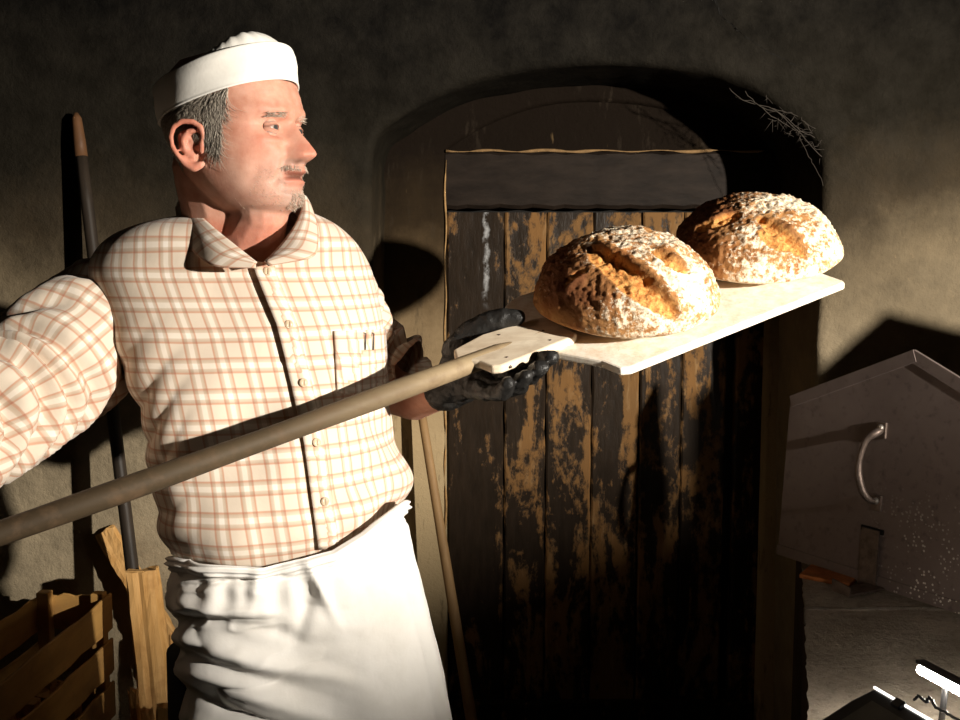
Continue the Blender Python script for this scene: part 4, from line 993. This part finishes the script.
def split_log(name, p0, p1, w, d, label, seed, twist=.3, mat=None):
    rnd = random.Random(seed); p0, p1 = Vector(p0), Vector(p1); T = (p1 - p0).normalized(); A_ = Vector((1, 0, 0)); A_ = (A_ - T * A_.dot(T)).normalized(); B_ = T.cross(A_)
    prof = []
    m = 22
    for j in range(m):
        a = 2 * math.pi * j / m; k = 1 / max(abs(math.cos(a)), abs(math.sin(a)) * 1.0) * .92 + rnd.uniform(-.09, .06); k = min(k, 1.22); prof.append((math.cos(a) * k * w, math.sin(a) * k * d))
    rings = []
    n = 26
    for i in range(n + 1):
        t = i / n; ang = twist * (t - .5); sc = 1 - .05 * math.sin(t * 7 + seed); ring = []
        for j, (x, y) in enumerate(prof):
            x2, y2 = x * math.cos(ang) - y * math.sin(ang), x * math.sin(ang) + y * math.cos(ang); jj = rnd.uniform(-.0012, .0012)
            off = T * (rnd.uniform(-.006, .006) if i in (0, n) else 0)
            ring.append(tuple(p0.lerp(p1, t) + A_ * (x2 * sc + jj) + B_ * (y2 * sc + jj) + off))
        rings.append(ring)
    V, Fc = loft(rings); c = p0; o = mesh(name, np.array(V) - np.array(p0), Fc, mat or M['log'], None, smooth=False); o.location = tuple(p0); return tag(o, label, 'log', 'split firewood leaning by the wall')
def fl(px, py, Y, dx, dy, Y2):
    a = P(px, py, Y); b = P(px + dx, py + dy, Y2); return ext(a, b, .015), a
lo, hi = fl(142, 570, 2.02, 17, 150, 1.98); split_log('firewood', lo, hi, .033, .024, 'thick upright split log, widest piece beside the crate', 1, .25)
lo, hi = fl(112, 536, 2.10, 26, 46, 2.05); lo = P(160, 640, 2.0); lo = P(190, 672, 2.02)
lo = ext(P(105, 532, 2.19), P(130, 574, 2.165), .70); split_log('firewood', lo, P(105, 532, 2.19), .022, .015, 'short split log tilted left behind the thick upright one', 5, .2)
lo, hi = fl(173, 634, 2.08, 4, 100, 2.07); split_log('firewood', lo, hi, .007, .010, 'thin pale splint standing right of the thick log', 8, .2)
lo, hi = fl(133, 690, 1.93, 6, 60, 1.92); split_log('firewood', lo, hi, .008, .010, 'thin short splint standing left of the thick log', 9, .2)
lo, hi = fl(170, 706, 1.89, 4, 60, 1.88); split_log('firewood', lo, hi, .026, .012, 'low split log at the foot of the thick upright one', 12, .2)
# wood inside the crate
for i in range(5):
    base = CO + CUX * (.10 + .08 * i) + CUB * (.055 + .03 * (i % 2)); base.z = .06
    topz = CZ - .16 + .02 * (i % 4)
    o = split_log('firewood', base, base + Vector((.02 * (i % 2), .01, topz - .06)), .028, .024, 'dark split log inside the slatted wooden crate', 20 + i, .3); o['group'] = 'logs inside the crate'

# ------------------------------------------------------------------ ledge at the right
LZ = P(807, 572, 1.98).z
def ledge():
    left = [P(803, 556, 2.14), P(806, 600, 1.85), P(809, 660, 1.60), P(811, 720, 1.42), P(813, 800, 1.22)]
    LZ_ = LZ
    xs = [(-.0 + p.x, p.y) for p in left]
    def L(y): return np.interp(y, [p[1] for p in xs][::-1], [p[0] for p in xs][::-1])
    # body
    y0, y1 = .95, WY; xr = 1.88
    V = []; Fc = []
    pl = [(L(y) + .004, y) for y in np.linspace(y1, y0, 12)]
    poly = pl + [(xr, y0), (xr, y1)]
    V = [(x, y, 0) for x, y in poly] + [(x, y, LZ_ - .03) for x, y in poly]; n = len(poly)
    Fc = [tuple(range(n))[::-1], tuple(range(n, 2 * n))] + [(i, (i + 1) % n, (i + 1) % n + n, i + n) for i in range(n)]
    struct(mesh('wall_ledge_base', V, Fc, M['brown'], smooth=False))
    # two slabs with an open joint, ragged left edge
    root = bpy.data.objects.new('trim_5', None); COL.objects.link(root); root.location = (1.0, 1.5, LZ_ - .03); struct(root)
    def slab(ya, yb, sk, seed):
        nx, ny = 90, 70; top = []; 
        for i in range(ny + 1):
            t = i / ny
            for j in range(nx + 1):
                s = (j / nx) ** 1.6; yl = ya + (yb - ya) * t
                x0 = L(yl) + .004 * fbm(np.array([[yl * 60, seed, 0]]), 3, seed)[0] - .004; x = x0 + (xr - x0) * s
                y = yl + (sk * (x - .6) if 0 < 1 else 0) * (1 if (i < ny if ya > yb else i < ny) else 1)
                top.append((x, min(y, WY - .002), 0))
        T = np.array(top); z = LZ_ + .0025 * fbm(T * 14, 3, seed) + .0012 * fbm(T * 60, 3, seed + 2); T[:, 2] = z - .0012
        edge = np.zeros(len(T)); m = nx + 1
        V = T.tolist(); Fc = []
        for i in range(ny):
            for j in range(nx): a = i * m + j; Fc.append((a, a + 1, a + m + 1, a + m))
        K = len(V); bord = [j for j in range(m)] + [i * m + nx for i in range(1, ny + 1)] + [ny * m + j for j in range(nx - 1, -1, -1)] + [i * m for i in range(ny - 1, 0, -1)]
        V += [(V[b][0] + .006 * (b % m == 0), V[b][1], LZ_ - .03) for b in bord]
        for i in range(len(bord)): j = (i + 1) % len(bord); Fc.append((bord[i], bord[j], K + j, K + i))
        mesh('stone_slab', V, Fc, M['ledge'], root)
    slab(2.19, 1.785, -.02, 3); slab(1.780, .96, -.02, 7)
ledge()
# orange brick let in under the metal door
a = P(830, 580, 1.95); V, Fc = box_v((a.x, a.y, LZ + .003), (.036, -.03, 0), (.022, .034, 0), (0, 0, .004)); o = struct(bevel(mesh('trim_6', V, Fc, M['brick'], smooth=False), .002))
# iron oven door
def oven_door():
    b0 = P(777, 558, 2.085); b0.z = LZ + .004; b1 = P(960, 626, 1.735); b1.z = LZ + .004
    U = (b1 - b0); U.z = 0; U.normalize(); wfull = .545; Z = Vector((0, 0, 1)); N = U.cross(Z); N = N if N.y < 0 else -N
    Z = (Z - N * .06).normalized(); N = U.cross(Z); N = N if N.y < 0 else -N
    hs = (P(786, 396, 2.085).z - b0.z); ap = .275; ha = (P(889, 350, 1.86).z - b0.z) * 1.004
    root = empty('iron_oven_door', tuple(b0 + U * .27), 'gable-topped sheet iron oven door standing on the ledge, right edge', 'oven door')
    outl = [(0, 0), (wfull, 0), (wfull, hs), (ap, ha), (.004, hs)]
    V, Fc = poly_slab(outl, b0, U, Z, N, .006); bevel(mesh('door_plate', V, Fc, M['plate'], root, smooth=False), .0015)
    # folded rim strips along the gable and the left edge
    def strip(a, b, w, side, z0=.001):
        a, b = Vector((*a, 0)), Vector((*b, 0)); d = (b - a).normalized(); nn = Vector((-d.y, d.x, 0)) * side
        o2 = [(a.x, a.y), (b.x, b.y), ((b + nn * w).x, (b + nn * w).y), ((a + nn * w).x, (a + nn * w).y)]
        V, Fc = poly_slab(o2, b0 + N * (.0018 + z0), U, Z, N, .0024); bevel(mesh('rim_strip', V, Fc, M['plate'], root, smooth=False), .0006)
    strip((.004, hs), (ap, ha), .022, -1); strip((ap, ha), (wfull, hs), .022, -1, .0004); strip((0, .0), (wfull, 0.0), .020, 1)
    def W(u, z, n=0): return b0 + U * u + Z * z + N * n
    def find(px, py):
        # plate coordinates under a photo pixel
        d = P(px, py, 1) - Vector((0, 0, CAMZ)); o = Vector((0, 0, CAMZ)); t = (b0 - o).dot(N) / d.dot(N); h = o + d * t - b0; return h.dot(U), h.dot(Z)
    hd = bpy.data.objects.new('door_handle', None); COL.objects.link(hd); hd.parent = root
    u0, z0 = find(883, 430); u1, z1 = find(878, 503)
    pts = [W(u0, z0, .004), W(u0 - .003, z0 - .006, .016), W(u0 - .014, z0 - .022, .026), W((u0 + u1) / 2 - .022, (z0 + z1) / 2, .030), W(u1 - .016, z1 + .028, .028), W(u1 - .006, z1 + .008, .020), W(u1, z1 + .002, .004)]
    pts = spline([tuple(p) for p in pts], 24); V, Fc = tube_v([tuple(p) for p in pts], [.0062 + .0010 * math.sin(i * .5) for i in range(24)], 10); mesh('grip', V, Fc, M['iron'], hd)
    for (u, z) in ((u0, z0), (u1, z1)):
        V, Fc = box_v(W(u, z, .003), U * .010, Z * .014, N * .0025); bevel(mesh('bracket', V, Fc, M['iron'], hd, smooth=False), .001)
        V, Fc = tube_v([tuple(W(u, z + .004, .004)), tuple(W(u, z + .004, .009)), tuple(W(u, z + .004, .011))], [.0062, .0058, .003], 12); mesh('bolt', V, Fc, M['bolt'], hd)
    u2, z2 = find(873, 531); u3, z3 = find(880, 588)
    V, Fc = box_v(W(u2, z2 + .002, .002), U * .024, Z * .0045, N * .0015); bevel(mesh('slot', V, Fc, M['gap'], root, smooth=False), .0005)
    la = bpy.data.objects.new('latch', None); COL.objects.link(la); la.parent = root
    V, Fc = box_v(W(u2, (z2 + z3) / 2, .006), U * .019, Z * ((z2 - z3) / 2 + .004), N * .0018); bevel(mesh('latch_strap', V, Fc, M['iron'], la, smooth=False), .0008)
    f0 = W(u3 - .004, z3 - .000, .006); f1 = f0 + N * .075 + Vector((0, 0, -.006))
    V, Fc = loft([[tuple(f0 - U * .018), tuple(f0 + U * .018), tuple(f0 + U * .018 + Z * .004), tuple(f0 - U * .018 + Z * .004)], [tuple(f1 - U * .026), tuple(f1 + U * .010), tuple(f1 + U * .010 + Z * .004), tuple(f1 - U * .026 + Z * .004)]]); mesh('latch_foot', V, Fc, M['iron'], la, smooth=False)
    g0 = f1 - U * .030
    V, Fc = loft([[tuple(g0), tuple(g0 + U * .040), tuple(g0 + U * .040 + Z * .016), tuple(g0 + Z * .022)], [tuple(g0 + N * .003), tuple(g0 + U * .040 + N * .003), tuple(g0 + U * .040 + Z * .016 + N * .003), tuple(g0 + Z * .022 + N * .003)]]); mesh('latch_lip', V, Fc, M['iron'], la, smooth=False)
oven_door()
# unseen plate added at the right, outlined to shade the wall and ledge
def shade_plate():
    Y = 1.30
    k = (Y - KEY.y) / (WY - KEY.y)
    def through(px, py, YY=WY):
        w = P(px, py, YY); kk = (Y - KEY.y) / (w.y - KEY.y); q = KEY + (w - KEY) * kk; return q.x, q.z
    a = through(800, 386); b = through(885, 312); c = through(990, 338); xl_ = through(786, 470)[0]
    root = empty('added_shade_plate', (1.25, Y, LZ), 'unseen iron plate added on the ledge to cast the wall shadow', 'oven door')
    outl = [(a[0], LZ + .0015), (1.78, LZ + .0015), (1.78, c[1] - .04), c, b, a]
    V, Fc = poly_slab(outl, (0, Y, 0), (1, 0, 0), (0, 0, 1), (0, -1, 0), .006); mesh('door_plate', V, Fc, M['plate'], root, smooth=False)
    V, Fc = tube_v([(1.55, Y + .003, LZ + .25), (1.55, Y + .18, LZ + .006)], .006, 10); mesh('prop_rod', V, Fc, M['iron'], root)
shade_plate()

# ------------------------------------------------------------------ lamps on the ledge
def work_lamp():
    root = empty('work_lamp', tuple(P(905, 715, 1.20))[:2] + (LZ,), 'black box work lamp with a glow added to its rim, bottom right corner', 'lamp')
    tl, tr = P(873, 686, 1.235), P(962, 738, 1.10); bl = P(835, 740, 1.18)
    U = (tr - tl); Lu = U.length; U.normalize(); V_ = (bl - tl); V_ = (V_ - U * V_.dot(U)); Lv = .10; V_.normalize(); N = U.cross(V_); N = N if N.y < 0 else -N
    Bk = -N * .045
    def q(u, v, n=0): return tl + U * u + V_ * v + N * n
    outl = [(.004, 0), (Lu * 1.5, 0), (Lu * 1.5, Lv), (-.01, Lv), (-.004, .03)]
    V, Fc = poly_slab(outl, tl, U, V_, N, .045); bevel(mesh('lamp_body', V, Fc, M['black'], root, smooth=False), .004)
    V, Fc = poly_slab([(.02, .018), (Lu * 1.4, .018), (Lu * 1.4, Lv - .01), (.012, Lv - .01)], tl + N * .0015, U, V_, N, .003); mesh('lamp_front', V, Fc, simple('grey_lamp_front', (.07, .065, .055), .3), root, smooth=False)
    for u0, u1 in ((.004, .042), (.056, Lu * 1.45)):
        V, Fc = tube_v([tuple(q(u0, .001, .0006)), tuple(q(u1, .001, .0006))], .0016, 8); mesh('rim', V, Fc, M['strip'], root)  # emission added to the rim so its edge looks brightly lit
    V, Fc = box_v(q(.049, .004, -.004), U * .008, V_ * .006, N * .008); bevel(mesh('hinge', V, Fc, M['black'], root, smooth=False), .002)
    # foot that carries it on the ledge
    c = q(Lu * .75, Lv, -.02); V, Fc = tube_v([tuple(c), (c.x, c.y, LZ + .004)], .008, 10); mesh('lamp_foot', V, Fc, M['black'], root)
    pts = spline([tuple(P(x, y, Y)) for x, y, Y in ((914, 700, 1.20), (919, 696, 1.20), (926, 702, 1.19), (930, 697, 1.19), (935, 706, 1.18), (945, 712, 1.17), (962, 722, 1.15), (985, 735, 1.13))], 40)
    pts += np.random.normal(0, .0006, pts.shape); V, Fc = tube_v([tuple(p) for p in pts], .0018, 8); mesh('cable', V, Fc, M['black'], root)
work_lamp()
def tube_lamp():
    a, b = P(919, 668, 1.30), P(1010, 716, 1.17)
    root = empty('tube_lamp', (a.x, a.y, LZ), 'glowing white tube lamp lying above the ledge behind the black lamp', 'lamp')
    V, Fc = tube_v([tuple(a), tuple(a.lerp(b, .02)), tuple(a.lerp(b, .5)), tuple(b)], [.003, .0066, .0068, .0068], 14); mesh('tube', V, Fc, M['tube'], root)
    d = (b - a).normalized(); up = Vector((0, .35, 1)).normalized()
    V, Fc = box_v(a.lerp(b, .52) + up * .0085 + Vector((.0, .003, 0)), d * ((b - a).length * .49), d.cross(up) * .008, up * .0024); bevel(mesh('reflector', V, Fc, M['black'], root, smooth=False), .001)
    for t in (.35, .95):
        c = a.lerp(b, t); V, Fc = tube_v([(c.x, c.y + .006, c.z + .006), (c.x, c.y + .02, LZ + .002)], .004, 8); mesh('stand', V, Fc, M['black'], root)
tube_lamp()

# ------------------------------------------------------------------ the flood lamp that lights the scene (outside the view)
def flood():
    root = empty('flood_lamp', (KEY.x + .03, KEY.y - .02, 0), 'flood lamp on a stand right of the camera, outside the view', 'lamp')
    ax = (Vector((-.30, 1.75, 1.50)) - KEY).normalized(); s = ax.cross(Vector((0, 0, 1))).normalized(); u = s.cross(ax)
    c = KEY - ax * .06
    for nm, off, a1, a2 in (('housing_back', -ax * .03, s * .09, u * .07),):
        V, Fc = box_v(c + off, a1, a2, ax * .02); bevel(mesh(nm, V, Fc, M['lampmetal'], root, smooth=False), .005)
    for sg in (1, -1):
        V, Fc = box_v(c + u * .075 * sg + ax * .01, s * .09, u * .003, ax * .05); mesh('housing_side', V, Fc, M['lampmetal'], root, smooth=False)
        V, Fc = box_v(c + s * .095 * sg + ax * .01, s * .003, u * .075, ax * .05); mesh('housing_side', V, Fc, M['lampmetal'], root, smooth=False)
    # lower barn door flap cuts the beam about 19 degrees below level
    d = Vector((ax.x, ax.y, 0)).normalized(); e = R(-18.1); Z_ = Vector((0, 0, .032))
    tip = KEY + d * (.26 * math.cos(e)) + Vector((0, 0, .26 * math.sin(e))); root_p = KEY + d * .05 - Vector((0, 0, .078))
    V, Fc = loft([[tuple(root_p - s * .11), tuple(root_p + s * .11), tuple(root_p + s * .11 - u * .002), tuple(root_p - s * .11 - u * .002)], [tuple(tip - s * .40 - Z_), tuple(tip + s * .40 + Z_), tuple(tip + s * .40 - u * .002 + Z_), tuple(tip - s * .40 - u * .002 - Z_)]]); mesh('barn_door', V, Fc, M['black'], root, smooth=False)
    V, Fc = tube_v([(KEY.x + .05, KEY.y - .035, 0.02), (KEY.x + .05, KEY.y - .035, KEY.z - .06)], .014, 12); mesh('pole', V, Fc, M['lampmetal'], root)
    for k in range(3):
        a = 2.1 * k + .4; V, Fc = tube_v([(KEY.x + .05, KEY.y - .035, .35), (KEY.x + .05 + .22 * math.cos(a), KEY.y - .035 + .30 * math.sin(a), .008)], .008, 8); mesh('leg', V, Fc, M['lampmetal'], root)
flood()
